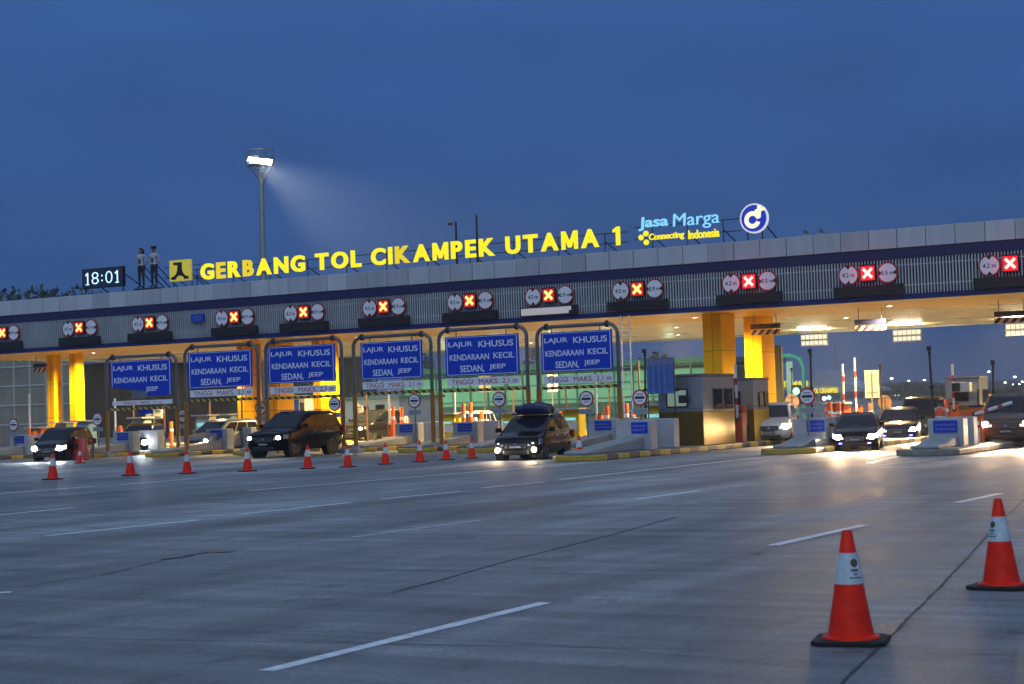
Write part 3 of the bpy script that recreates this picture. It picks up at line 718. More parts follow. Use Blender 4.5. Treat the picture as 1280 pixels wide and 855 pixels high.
# ---------------------------------------------------------------- toll islands
ISL = [-66.7, -61.6, -56.4, -51.6, -47.2, -42.5, -38.2, -34.05, -29.3, -24.25, -18.9, -13.75]
NOSE = [55.5, 55.0, 56.5, 57.5, 58.2, 59.6, 57.6, 55.5, 53.0, 45.2, 48.6, 45.6]
ILB = ['at the far left edge of the view', 'under the first round entry sign from the left', 'beside the left post of the broken board', 'between the broken board and the second gantry',
       'between the second and third gantries', 'behind the rear of the black off-roader', 'between the fourth and fifth gantries', 'between the fifth and sixth gantries',
       'behind the minivan with roof luggage', 'in front of the steel and yellow toll booth', 'between the white off-roader and the car with blue lamps', 'beside the worker in the orange vest']
IMAT = {'side': M('block_paint', (.42, .43, .44), .7, var=.2, scale=1.5, bump=.1)}
def island_at(px, target=68.0):
    best = min(range(12), key=lambda k: abs(PX(px, 500, ISL[k]).y - target) if PX(px, 500, ISL[k]).y > NOSE[k] + 1 else 1e9)
    return best
def rr_outline(w, y0, y1, n=7):
    return [(w * math.sin(R(a)), y0 + w * .8 - w * .8 * math.cos(R(a))) for a in range(-90, 91, 180 // n)] + [(w, y1), (-w, y1)]
for k, (X, yn) in enumerate(zip(ISL, NOSE)):
    t = thing('toll_island', 'kerbed concrete toll island ' + ILB[k], 'traffic island', (X, yn, 0), 0, 'toll islands between the lanes')
    ln = 90 - yn; w = .88
    mb = MB(); mb.prism([(a, b, 0) for a, b in rr_outline(w, 0, ln)], (0, 0, .17)); mb.build('kerb', KERB if k != 11 else stripes('kerb_worn', (.30, .27, .20), (.16, .15, .14), 'Y', 1.5, dirt=.7), t, bevel=.03)
    mb = MB(); mb.prism([(a * .86, b * .9 + .12, .171) for a, b in rr_outline(w, 0, ln)], (0, 0, .01)); mb.build('paving', CONC_D, t)
    # sloping crash nose
    ks = -1.9 if k >= 10 else 0.0
    mb = MB(); y0, y1, ym = .35, 4.3 + ks, 1.0; hwd = .40
    side = [(y0, .18), (y1, .18), (y1, .60 if k < 10 else .52), (ym, .34 if k < 10 else .30), (y0, .28)]
    mb.prism([(-hwd, a, b) for a, b in side], (2 * hwd, 0, 0)); mb.build('crash_nose', CONC, t, bevel=.05)
    nm = {9: 1.13, 10: 1.03, 11: .97}.get(k, 1.12); bw = .50 if k >= 10 else .62; g2 = 1.1 if k >= 10 else 1.75
    mb = MB(); mb.bb(-bw, bw, 4.35 + ks, 4.85 + ks, .18, nm); b1 = mb.build('concrete_block', IMAT['side'], t, bevel=.03)
    mb = MB(); mb.bb(-.05, .52, 4.325 + ks, 4.348 + ks, nm - .42, nm - .06) if k in (9, 10) else mb.bb(-.34, .34, 4.325 + ks, 4.348 + ks, nm - .40, nm - .06)
    s_ = mb.build('lane_plate', BLUES, b1); x0, x1 = (-.05, .52) if k in (9, 10) else (-.34, .34)
    mb = MB(); rnd = random.Random(k)
    for z in (nm - .18, nm - .30):
        x = x0 + .06
        while x < x1 - .08:
            q = min(rnd.uniform(.05, .14), x1 - .05 - x); mb.bb(x, x + q, 4.320 + ks, 4.3245 + ks, z - .025, z + .025); x += q + .025
    mb.build('lettering', M('pale_ink', (.16, .2, .42), .5, var=0), s_)
    mb = MB(); mb.bb(-bw, bw, 4.35 + ks + g2, 4.8 + ks + g2, .18, nm + .02); mb.build('concrete_block', IMAT['side'], t, bevel=.03)
    if k == 10:
        mb = MB(); mb.bb(.57, .60, 1.4, 4.2, .19, .40); mb.build('steel_edge', M('polished_edge', (.5, .5, .55), .25, .8, var=.1), t)

# round entry signs on the islands
def entry_sign(px, py, k, label, r=.31, plate=True, back=None):
    p = PX(px, py, ISL[k] + (.1 if k >= 9 else 0))
    t = thing('entry_sign', label, 'sign', (p.x, p.y, .17), 0, 'round red rimmed entry signs on the islands'); z = p.z - .17
    mb = MB(); mb.tube([(0, .04, 0), (0, .04, z + r * .8)], .03, 8); mb.build('post', GREY, t)
    mb = MB(); mb.lathe([(0, .015), (r, .015), (r, -.015), (0, -.015)], 28, c=(0, 0, z), axis='Y'); mb.build('rim', REDS, t, smooth=40)
    mb = MB(); mb.lathe([(r - .055, -.0165), (r - .055, -.021), (0, -.021)], 28, c=(0, 0, z), axis='Y'); f = mb.build('face', WHITES, t, smooth=40)
    mb = MB(); mb.bb(-r * .62, r * .62, -.027, -.0215, z - .042, z + .042); mb.build('bar', INK, t)
    mb = MB()
    for zz, ww in ((z + .11, .12), (z - .11, .10)): mb.bb(-ww, ww, -.026, -.0215, zz - .014, zz + .014)
    mb.build('lettering', M('grey_ink', (.15, .15, .17), .5, var=0), t)
    if plate:
        mb = MB(); mb.bb(-r, r, -.01, .012, z - r - .26, z - r - .07); pl = mb.build('plate', M('plate_grey', (.34, .38, .40), .5, var=.1), t)
        mb = MB(); rnd = random.Random(int(px))
        for zz in (z - r - .13, z - r - .2):
            x = -r + .05
            while x < r - .08:
                q = rnd.uniform(.03, .09); mb.bb(x, x + q, -.014, -.0105, zz - .014, zz + .014); x += q + .02
        mb.build('lettering', M('grey_ink', (.15, .15, .17), .5, var=0), pl)
for px, py, k, lb in ((17, 531, 1, 'first round entry sign at the far left of the view'), (122, 524, 2, 'round entry sign in front of a red barrier, left of the broken board'),
        (229, 520, 3, 'round entry sign seen between the posts of the first two gantries'), (326, 510, 4, 'round entry sign half hidden by the posts left of the black off-roader'),
        (418, 505, 5, 'round entry sign just above the rear of the black off-roader'), (518, 501, 6, 'round entry sign under the narrowest blue board'),
        (624, 499, 7, 'round entry sign under the widest blue board'), (733, 498.5, 8, 'round entry sign under the last blue board above the minivan'),
        (800, 497, 9, 'round entry sign on the block left of the steel and yellow booth'), (1009, 495.5, 10, 'round entry sign beside the white off-roader with blazing lamps')):
    entry_sign(px, py, k, lb, .30 if k < 9 else .27)

# ---------------------------------------------------------------- barrier gates, guard posts and terminals on the islands
def gate(px, ytop, label, k=None, tilt=0.0, cab=ORANGE, side=0.0, red=True):
    k = island_at(px, 67) if k is None else k; p = PX(px, ytop, ISL[k] + side)
    t = thing('barrier_gate', label, 'barrier', (p.x, p.y, .18), 0, 'barrier gates with white arms'); h = max(2.0, p.z - .18)
    mb = MB(); mb.bb(-.17, .17, -.16, .16, 0, 1.05); mb.build('cabinet', cab, t, bevel=.02)
    mb = MB(); mb.bb(-.19, .19, -.18, .18, 1.051, 1.12); mb.build('cap', DARK, t)
    L = h - .85; dx, dz = math.sin(tilt), math.cos(tilt); mb = MB(); n = 8
    for j in range(n):
        a, b = j / n, (j + 1) / n
        mb.tube([(dx * L * a, -.21, .85 + dz * L * a), (dx * L * b, -.21, .85 + dz * L * b)], .05, 8, 1 if j % 3 == 2 and red else 0)
    mb.build('arm', [WHITEP, REDS], t)
    mb = MB(); mb.tube([(0, -.23, .85), (0, -.15, .85)], .09, 10); mb.build('hub', DARK, t)
def guard_post(px, ytop, label, k=None, r=.095, mat=ORANGE, side=.45, target=68):
    k = island_at(px, target) if k is None else k; p = PX(px, ytop, ISL[k] + side)
    t = thing('guard_post', label, 'bollard', (p.x, p.y, .18), 0, 'tall guard posts on the islands'); h = max(.9, p.z - .18)
    mb = MB(); mb.lathe([(0, 0), (r, 0), (r, h - .05), (r * .8, h), (0, h)], 14); mb.build('post', mat, t, smooth=40)
    mb = MB(); mb.lathe([(r + .004, h * .62), (r + .006, h * .62), (r + .006, h * .72), (r + .004, h * .72)], 14); mb.build('reflective_band', WHITES, t)
    mb = MB(); mb.lathe([(0, .03), (r + .07, .03), (r + .07, 0)], 14); mb.build('foot', DARK, t)
def terminal(px, ytop, label, k=None, col=M('terminal_yellow', (.72, .55, .03), .45, var=.1), side=-.2, w=.42, target=66):
    k = island_at(px, target) if k is None else k; p = PX(px, ytop, ISL[k] + side)
    t = thing('toll_terminal', label, 'machine', (p.x, p.y, .18), 0, 'toll card terminals on the islands'); h = max(1.2, p.z - .18)
    mb = MB(); mb.prism([(-w, -.3, 0), (-w, .35, 0), (-w, .35, h), (-w, -.15, h), (-w, -.3, h - .3)], (2 * w, 0, 0)); mb.build('cabinet', col, t, bevel=.03)
    mb = MB(); mb.bb(-w + .08, w - .08, -.325, -.302, h * .35, h * .62); mb.build('front_panel', WHITEP, t)
    mb = MB(); mb.bb(-w + .14, w - .14, -.33, -.303, h * .66, h - .34); mb.build('screen', E('terminal_screen', (.25, .75, .85), .9), t)
    mb = MB(); mb.bb(-w - .12, w + .12, -.5, .4, h + .002, h + .07); mb.build('hood', LGREY, t)
for px, yt, lb, kw in ((40, 492, 'raised white gate arm in front of the gridded glass wall', dict(red=False)), (147, 498, 'raised white gate arm under the broken blue board', dict(red=False)),
        (489, 488, 'raised white gate arm under the narrowest blue board', dict(red=False)), (571, 490, 'raised white gate arm left of the orange posts under the widest board', dict(red=False)),
        (747, 470, 'raised pale gate arm under the right end of the last blue board', dict(red=False)), (922, 456, 'raised red and white gate arm beside the front yellow column', dict(k=9, side=.5, cab=ORANGE_D)),
        (1055, 455, 'raised gate arm left of a second one, behind the car with blue lamps', dict(k=9)), (1070, 447, 'taller raised gate arm of the pair behind the car with blue lamps', dict(k=9)),
        (1192, 455, 'raised gate arm showing above the grey booth on the right', dict(k=10, side=-.3))):
    gate(px, yt, lb, **kw)
gate(1219, 470, 'half lowered white gate arm reaching over the dark off-roader on the right', k=11, tilt=R(74))
for px, yt, lb in ((36, 535, 'short orange guard post left of the raised arm at the glass wall'), (150, 532, 'orange guard post beside the raised arm under the broken board'),
        (214, 527, 'orange guard post under the right end of the broken board'), (491, 508, 'left orange guard post of two under the narrowest board'), (502, 509, 'right orange guard post of two under the narrowest board'),
        (579, 504, 'left orange guard post of the pair under the widest board'), (588, 503, 'right orange guard post of the pair under the widest board'), (602, 514, 'lower orange guard post right of the pair under the widest board'),
        (758, 507, 'orange guard post behind the post of the last gantry'), (783, 505, 'orange guard post left of the round sign by the booth'), (792, 512, 'low orange guard post behind the round sign by the booth'),
        (594, 522, 'short white post left of the lower orange post under the widest board'), (609, 524, 'short white post right of the lower orange post under the widest board'), (508, 520, 'short white post right of the orange pair under the narrowest board'),
        (1037, 502, 'orange guard post behind the grey block of the sign island'), (1048, 503, 'dark red guard post left of the taller raised arm'), (1088, 504, 'red guard post right of the taller raised arm'),
        (1183, 500, 'orange guard post left of the grey booth on the right'), (1207, 499, 'orange guard post in front of the grey booth on the right'), (702, 514, 'orange guard post right of the roof luggage')):
    kw = dict(k=10, side=-.6) if px in (1183, 1207) else {}
    guard_post(px, yt, lb, mat=ORANGE_D if px in (1048, 1088) else WHITEP if px in (594, 609, 508) else ORANGE, **kw)
GRN = M('terminal_green', (.22, .30, .30), .5, var=.15); CREAM = M('terminal_cream', (.62, .58, .44), .5, var=.1)
for px, yt, lb, c in ((79, 529, 'grey green toll terminal in front of the left yellow columns', GRN), (107, 527, 'pale blue toll terminal right of the left yellow columns', M('terminal_blue', (.25, .42, .55), .5, var=.1)),
        (176, 523, 'green and yellow toll terminal seen under the broken board', GRN), (257, 520, 'cream toll terminal seen under the second blue board', CREAM), (283, 519, 'pale toll terminal with lit screen above the silver car', M('terminal_blue')),
        (562, 518, 'pale yellow toll terminal between the fourth and fifth gantries', None), (640, 517, 'yellow toll terminal below the widest blue board', None), (716, 512, 'yellow toll terminal below the last blue board', None),
        (820, 507, 'yellow toll terminal beside the steel and yellow booth', None), (48, 541, 'orange lane machine at the foot of the raised arm by the glass wall', ORANGE), (1046, 521, 'orange lane machine behind the car with blue lamps', ORANGE_D)):
    terminal(px, yt, lb, **({'col': c} if c else {}))
p = PX(1213, 513, ISL[11] - .2)
t = thing('lane_cabinet', 'orange equipment cabinet behind the grey block beside the worker', 'cabinet', (p.x, p.y, .18))
mb = MB(); mb.bb(-.28, .28, -.25, .25, 0, p.z - .18); mb.build('body', ORANGE, t, bevel=.03)
mb = MB(); mb.bb(-.22, .22, -.27, -.252, .15, p.z - .4); mb.build('door', ORANGE_D, t); mb = MB(); mb.bb(.12, .16, -.285, -.271, .45, .6); mb.build('handle', DARK, t)
p = PY(118, 560, 56.2)
t = thing('water_barrier', 'red plastic water filled barrier below the round entry sign by the broken board', 'barrier', (p.x, 55.2, 0))
mb = MB(); mb.prism([(-.5, -.22, 0), (-.5, .22, 0), (-.5, .20, .25), (-.5, .10, .45), (-.5, .08, .92), (-.5, -.08, .92), (-.5, -.10, .45), (-.5, -.2, .25)], (1.0, 0, 0)); mb.build('shell', M('barrier_red', (.42, .05, .05), .5, var=.15), t, bevel=.04)
mb = MB(); mb.lathe([(.11, -.095), (.13, -.11), (.09, -.115), (.0, -.1)], 16, c=(0, 0, .62), axis='Y'); mb.build('filler_cap', DARK, t)

# poles with cameras
def cctv(px0, y0, px1, ytop, Y, label):
    a, b = PY(px0, y0, Y), PY(px1, ytop, Y)
    t = thing('camera_pole', label, 'pole', (a.x, Y, .0), 0, 'slim dark camera poles on the islands'); d = Vector((b.x - a.x, 0, b.z))
    mb = MB(); mb.tube([(0, 0, .0), tuple(d)], [.05, .035], 8); mb.build('pole', M('pole_brown', (.05, .035, .035), .5, .2, var=.1), t, smooth=40)
    mb = MB(); mb.box((d.x, -.04, d.z + .06), (.14, .26, .14), 0, .3); mb.lathe([(.05, .0), (.06, .06), (.0, .06)], 8, c=(d.x, 0, d.z - .1)); mb.build('camera', DARK, t, bevel=.015)
    mb = MB(); q = d * .62; mb.lathe([(.0, -.04), (.075, -.04), (.075, .05), (.0, .05)], 10, c=tuple(q)); mb.build('clamp', DARK, t)
for a in ((807, 540, 806, 441, 55.0, 'slim dark pole behind the round sign left of the steel booth'), (1014.5, 520, 1013, 441, 55.0, 'slim dark pole rising behind the round sign by the white off-roader'),
          (1168, 530, 1161.5, 438, 52.0, 'leaning slim dark pole beside the worker in the orange vest'), (1103, 530, 1100.5, 459, 78.0, 'slim dark pole beside the beige sign back'),
          (1241.5, 530, 1241, 455, 60.0, 'slim upright dark pole right of the grey booth'), (989, 520, 989.5, 463, 92.0, 'thin camera pole left of the round sign by the white off-roader')):
    cctv(*a)

# backs of signs facing the other way
def sign_back(px, py, Y, w, h, mat, label, round_=False):
    p = PY(px, py, Y); t = thing('sign_back', label, 'sign', (p.x, Y, 0), 0, 'road signs seen from behind')
    mb = MB()
    if round_: mb.lathe([(0, .02), (w, .02), (w, -.02), (0, -.02)], 24, c=(0, 0, p.z), axis='Y')
    else: mb.bb(-w, w, -.02, .02, p.z - h, p.z + h)
    mb.build('panel', mat, t, bevel=.006, seg=1)
    mb = MB(); mb.tube([(0, -.06, 0), (0, -.06, p.z + h * .85)], .045, 8); mb.build('post', GREY, t)
    for z in (p.z - h * .6, p.z + h * .6):
        mb = MB(); mb.bb(-w * .78, w * .78, -.045, -.021, z - .03, z + .03); mb.build('brace', GREY, t)
sign_back(1090, 480, 82, .36, .68, M('sign_back_beige', (.50, .47, .36), .5, .3, var=.1), 'tall beige sign seen from behind, right of the raised gate arms')
sign_back(1106, 503, 86, .36, .36, M('sign_back_orange', (.48, .20, .12), .5, var=.15), 'round orange brown sign back beside a slim pole', True)
sign_back(990, 502, 84, .38, .38, M('sign_back_pink', (.45, .28, .28), .5, var=.1), 'round pinkish sign back by the green traffic light', True)
sign_back(1232, 504, 82, .40, .42, M('sign_back_brown', (.36, .14, .10), .5, var=.15), 'square red brown sign back right of the grey booth')
# green traffic light
p = PY(996, 490, 96); t = thing('traffic_light', 'traffic light showing green left of the round sign by the white off-roader', 'traffic light', (p.x, 96, 0))
mb = MB(); mb.tube([(0, .1, 0), (0, .1, p.z + .3)], .05, 8); mb.build('post', M('green_pipe', (.05, .24, .17), .45, .2, var=.1), t)
mb = MB(); mb.bb(-.26, .26, -.1, .1, p.z - .75, p.z + .42); mb.build('housing', BLACKP, t, bevel=.03)
for z, m_ in ((p.z + .05, E('green_lamp', (.10, 1, .45), 9)), (p.z - .5, E('green_lamp_small', (.35, 1, .65), 4))):
    mb = MB(); r = .2 if z > p.z else .1; mb.lathe([(r, -.101), (r * .7, -.15), (0, -.17)], 18, c=(0, 0, z), axis='Y'); mb.build('lens', m_, t, smooth=50)

# ---------------------------------------------------------------- booths
def booth(px0, X, Yn, w, ln, h, label, split=1.15, ac=True, lit=None):
    t = thing('toll_booth', label, 'booth', (X, Yn, .18), 0, 'toll booths on the islands'); hw = w / 2
    mb = MB(); mb.bb(-hw, hw, 0, ln, 0, split); mb.build('base', paneled('booth_yellow', (.62, .36, .03), 1.2, 3, .32, .3, .012, .08, 'Y', 'Z'), t, bevel=.02)
    mb = MB(); mb.bb(-hw, hw, 0, ln, split + .002, h); mb.build('upper_wall', STEELP, t, bevel=.02)
    mb = MB(); mb.bb(-hw - .02, hw + .02, -.03, ln + .03, h + .002, h + .10); mb.build('roof', M('booth_roof', (.16, .165, .17), .5, .4, var=.15), t, bevel=.02)
    for y in (ln * .46, ln * .80):
        mb = MB(); mb.bb(hw + .001, hw + .035, y - ln * .13, y + ln * .13, split + .06, h - .42); f = mb.build('window', DARK, t)
        mb = MB(); mb.bb(hw + .036, hw + .045, y - ln * .11, y + ln * .11, split + .10, h - .46); mb.build('pane', lit or GLASS_D, f)
    mb = MB(); mb.bb(-hw * .62, hw * .35, -.035, -.001, split + .15, h - .4); f = mb.build('window', DARK, t)
    mb = MB(); mb.bb(-hw * .55, hw * .28, -.045, -.036, split + .2, h - .45); mb.build('pane', E('booth_light', (.50, .78, .66), .30) if ln > 2 else GLASS_D, f)
    return t
bX = ISL[9] + .02
bX -= .22
bt = booth(0, bX, 53.7, 1.66, 2.75, 2.34, 'steel toll booth with yellow base right of the round sign')
mb = MB(); mb.bb(-.60, -.10, -.46, -.06, 1.95, 2.42); ac = mb.build('air_conditioner', LGREY, bt, bevel=.02)
mb = MB(); mb.lathe([(0, -.475), (.17, -.475), (.17, -.462), (.0, -.462)], 18, c=(-.35, 0, 2.18), axis='Y'); mb.build('fan_grille', BLACKP, ac)
mb = MB(); mb.bb(.06, .34, -.3, -.06, 1.45, 1.72); mb.build('meter_box', DARK, bt, bevel=.02)
mb = MB(); mb.bb(-.70, .0, -.5, -.06, 1.86, 1.93); mb.build('shelf_bracket', DARK, bt)
p = PX(832, 492, ISL[9] - .6)
t = thing('blue_tarp', 'blue striped tarpaulin hung like a screen left of the steel booth', 'tarpaulin', (p.x, 53.0, 0)); zt, zb = PY(832, 448, 53).z, PY(832, 492, 53).z
mb = MB(); n = 14; hw = .5
P = [[(-hw + 2 * hw * i / n, .03 * math.sin(i * 1.9) + .012 * (j % 2), zb + (zt - zb) * j / 6) for i in range(n + 1)] for j in range(7)]
for j in range(6):
    for i in range(n): mb.poly([P[j][i], P[j][i + 1], P[j + 1][i + 1], P[j + 1][i]], [(0, 1, 2, 3)], 1 if j == 5 else 0)
mb.build('sheet', [stripes('tarp_blue', (.05, .12, .40), (.09, .17, .46), 'X', .2, dirt=.15), M('tarp_hem', (.18, .22, .36), .6, var=.1)], t, smooth=60)
mb = MB()
for x in (-hw, hw): mb.tube([(x, .05, .18), (x, .05, zt)], .022, 6)
mb.tube([(-hw, .05, zt), (hw, .05, zt)], .022, 6); mb.build('frame', DARK, t)
# potted plant in front of the tarp
rnd = random.Random(4)
t = thing('potted_plant', 'dark wilted plant standing between the block and the steel booth', 'plant', (p.x + .1, 52.75, .18))
mb = MB(); mb.lathe([(0, 0), (.15, 0), (.2, .32), (.17, .32), (.16, .27), (0, .27)], 16); mb.build('pot', M('pot_clay', (.2, .12, .09), .8, var=.2), t, smooth=40)
mb = MB(); mb.tube([(0, 0, .25), (.03, .01, .7), (-.02, 0, 1.1)], [.022, .018, .01], 6); mb.build('stem', M('bark', (.08, .06, .045), .9, var=.2), t)
mb = MB()
for i in range(70):
    a, z = rnd.uniform(0, 6.28), rnd.uniform(.35, 1.25); d = Vector((math.cos(a), math.sin(a), rnd.uniform(-.2, 1.3))).normalized(); L = rnd.uniform(.18, .42); s = Vector((-d.y, d.x, 0)).normalized() * .018
    o0 = Vector((0, 0, z)); mb.poly([o0, o0 + d * L * .5 + s, o0 + d * L + Vector((0, 0, -.1)), o0 + d * L * .5 - s], [(0, 1, 2, 3)])
mb.build('leaves', M('wilted_leaf', (.05, .05, .03), .7, var=.3), t)
booth(0, bX + .05, 58.3, 1.5, 1.5, 2.2, 'narrow booth with orange box in front of the rear yellow column')
t = thing('equipment_box', 'red orange box on the lane side of the narrow booth', 'box', (bX + .35, 57.9, .75))
mb = MB(); mb.bb(-.28, .28, -.18, .18, 0, .75); mb.build('body', ORANGE_D, t, bevel=.02); mb = MB(); mb.bb(-.2, .2, -.2, -.181, .1, .65); mb.build('door', M('box_red', (.5, .06, .02), .5, var=.1), t); mb = MB(); mb.bb(-.25, .25, -.15, .15, -.55, -.002); mb.build('plinth', CONC_D, t)
p = PX(1202, 500, ISL[10] + .0)
gb = booth(0, ISL[10] + .05, p.y, 1.36, 1.3, PX(1202, 474, ISL[10]).z - .18, 'weathered grey booth with an air conditioner on its front, right side', 1.0)
mb = MB(); mb.bb(-.32, .42, -.5, -.06, PX(1202, 490, ISL[10]).z - .18, PX(1202, 478, ISL[10]).z - .18); ac = mb.build('air_conditioner', LGREY, gb, bevel=.02)
z = PX(1202, 484, ISL[10]).z - .18
mb = MB(); mb.bb(-.28, .05, -.512, -.501, z - .17, z + .17); mb.build('fan_grille', BLACKP, ac)
mb = MB(); mb.tube([(.62, -.1, 0), (.66, -.1, z - .1)], .05, 8); mb.tube([(.64, -.1, .02), (.64, -.1, .62)], .075, 8, 1); mb.build('corner_guard', [DARK, M('terminal_yellow')], gb)

# other things standing about under the canopy
p, q = PY(786, 520, 63.5), PY(781, 400, 65.6)
t = thing('ladder', 'tall pale aluminium ladder leaning on the canopy edge right of the last gantry', 'ladder', (p.x, 63.5, 0)); d = Vector((q.x - p.x, 65.6 - 63.5, ZB)); 
for s in (-.2, .2):
    mb = MB(); mb.tube([(s, 0, 0), tuple(Vector((s, 0, 0)) + d)], .03, 6); mb.build('rail', M('aluminium', (.5, .5, .5), .35, .8, var=.08), t)
for k in range(17):
    a = d * ((k + .6) / 18); mb = MB(); mb.tube([(-.2 + a.x, a.y, a.z), (.2 + a.x, a.y, a.z)], .016, 6); mb.build('rung', M('aluminium'), t)
p = PY(366, 500, 79)
t = thing('guard_cabin', 'small white cabin with a blue notice between the middle yellow columns', 'cabin', (p.x, 79, 0)); zt = PY(366, 497, 79).z
mb = MB(); mb.bb(-.85, .85, 0, 2, 0, zt); mb.build('wall', WHITEP, t, bevel=.02); mb = MB(); mb.bb(-1, 1, -.15, 2.1, zt + .002, zt + .1); mb.build('roof', LGREY, t)
mb = MB(); mb.bb(-.42, .42, -.03, -.001, zt - .80, zt - .12); mb.build('notice', BLUES, t); mb = MB(); mb.bb(.5, .8, -.02, -.001, .1, zt - .3); mb.build('door', DARK, t)

for j, px in enumerate((1216.5, 1219.5, 1222.5)):
    p = PX(px, 531, ISL[11] + .35)
    t = thing('delineator_post', ('nearest', 'middle', 'farthest')[j] + ' of three slim white posts right of the orange cabinet', 'bollard', (p.x, p.y, .18), 0, 'slim white posts on the island edge')
    mb = MB(); mb.lathe([(0, 0), (.05, 0), (.05, .62), (.03, .66), (0, .66)], 12); mb.build('post', WHITEP, t, smooth=40)
    mb = MB(); mb.lathe([(.052, .45), (.054, .45), (.054, .55), (.052, .55)], 12); mb.build('reflective_band', REDS, t)

PWH = M('sign_back_white', (.52, .54, .48), .5, var=.1)
sign_back(606, 480, 92, .42, .50, PWH, 'pale panel on a post seen under the left part of the widest blue board')
sign_back(691, 479, 90, .34, .50, PWH, 'pale panel on a post seen under the left part of the last blue board')
sign_back(193, 517, 88, .75, .36, PWH, 'wide pale panel seen under the right part of the broken blue board')
sign_back(449, 512, 80, .30, .30, M('sign_back_pink'), 'round pinkish sign back between the third and fourth gantries', True)
PBR = M('pole_brown')
for i, (px, yt, lb) in enumerate(((167, 500, 'thin brown marker pole left of the middle under the broken board'), (205, 506, 'thin brown marker pole in front of the wide pale panel'), (262, 500, 'thin brown marker pole under the left half of the second board'),
        (302, 498, 'thin brown marker pole under the right half of the second board'), (458, 492, 'thin brown marker pole under the left end of the narrowest board'), (641, 484, 'thin brown marker pole right of the round sign under the widest board'),
        (707, 484, 'thin brown marker pole left of the round sign under the last board'), (761, 478, 'thin brown marker pole beside the post of the last gantry'), (798, 452, 'thin brown marker pole between the ladder and the blue tarpaulin'))):
    k = island_at(px, 72); p = PX(px, yt, ISL[k] + .6)
    t = thing('marker_pole', lb, 'pole', (p.x, p.y, .18), 0, 'thin brown marker poles on the islands')
    mb = MB(); mb.tube([(0, 0, 0), (0, 0, max(1.2, p.z - .18))], .045, 8); mb.build('pole', M('marker_brown', (.09, .04, .03), .6, var=.15), t, smooth=40)
    mb = MB(); mb.lathe([(.11, 0), (.11, .03), (.05, .06)], 10); mb.build('foot', DARK, t)
# ---------------------------------------------------------------- traffic cones
CONE_O = M('cone_orange', (.92, .026, .005), .5, var=.20, scale=9, spec=.25)
CONE_B = M('cone_band', (.56, .63, .65), .4, var=.22, scale=11)
def cone_mesh(h, emblem_deg=None):
    t = thing('traffic_cone', '', 'traffic cone')
    s = h / .75
    mb = MB(); q, e = .245, .06
    pts = [(-q, -q + e), (-q + e, -q), (q - e, -q), (q, -q + e), (q, q - e), (q - e, q), (-q + e, q), (-q, q - e)]
    mb.prism([(a * s, b * s, 0) for a, b in pts], (0, 0, .032 * s)); mb.build('base', RUBBER, t, bevel=.008 * s)
    rr = lambda z: (.158 + (.033 - .158) * (z - .03) / .72) * s
    mb = MB(); mb.lathe([(.19 * s, .033 * s), (.186 * s, .045 * s), (rr(.055), .055 * s), (rr(.4), .4 * s), (rr(.74), .74 * s), (rr(.75) * .8, .75 * s), (rr(.75) * .7, .735 * s)], 40); mb.build('body', CONE_O, t, smooth=50)
    z0, z1 = .395, .60
    mb = MB(); mb.lathe([(rr(z0), z0 * s), (rr(z0) + .0025, z0 * s), (rr(z1) + .0025, z1 * s), (rr(z1), z1 * s)], 40); bd = mb.build('reflective_sleeve', CONE_B, t, smooth=40)
    if emblem_deg is not None:
        mb = MB()
        def patch(cx, cz, w, hh, seg=8, off=.004, m=0):        # a small patch lying on the cone's side; cx along the arc
            def P(u, z): r = rr(z) + off; a = R(emblem_deg) + u / r; return (r * math.cos(a), r * math.sin(a), z * s)
            for i in range(seg):
                u0, u1 = cx - w / 2 + w * i / seg, cx - w / 2 + w * (i + 1) / seg
                mb.poly([P(u0, cz - hh / 2), P(u1, cz - hh / 2), P(u1, cz + hh / 2), P(u0, cz + hh / 2)], [(0, 1, 2, 3)], m)
        def disc(cz, rad, m, off):
            def P(u, z): r = rr(z) + off; a = R(emblem_deg) + u / r; return (r * math.cos(a), r * math.sin(a), z * s)
            N = 18; mb.poly([P(0, cz)] + [P(rad * math.cos(R(k * 20)), cz + rad * math.sin(R(k * 20))) for k in range(N)], [(0, k + 1, (k + 1) % N + 1) for k in range(N)], m)
        disc(.535, .027, 0, .0040); disc(.535, .016, 1, .0052); disc(.535, .007, 0, .0062)
        rnd = random.Random(3)
        for z, w, hh in ((.487, .060, .016), (.462, .034, .010), (.438, .095, .009)):
            x = -w / 2
            while x < w / 2 - .004:
                k = min(rnd.uniform(.008, .016), w / 2 - x); patch(x + k / 2, z, k, hh, 2); x += k + .003
        mb.build('emblem', [M('emblem_ink', (.03, .03, .035), .5, var=0), M('emblem_gold', (.22, .14, .04), .5, var=0)], bd)
    return t
a = G(1064, 803); c1 = cone_mesh(.755, -50); c1.location = a; c1.rotation_euler.z = R(12); c1['label'] = 'large orange cone in the near foreground, whole base in view, crossing a slab joint'
c1['group'] = 'orange traffic cones on the plaza'
a = G(1252, 735); c2 = cone_mesh(.755, -118); c2.location = a; c2.rotation_euler.z = R(-4); c2['label'] = 'orange cone cut by the right edge of the view, emblem turned to the left'; c2['group'] = c1['group']
proto = None
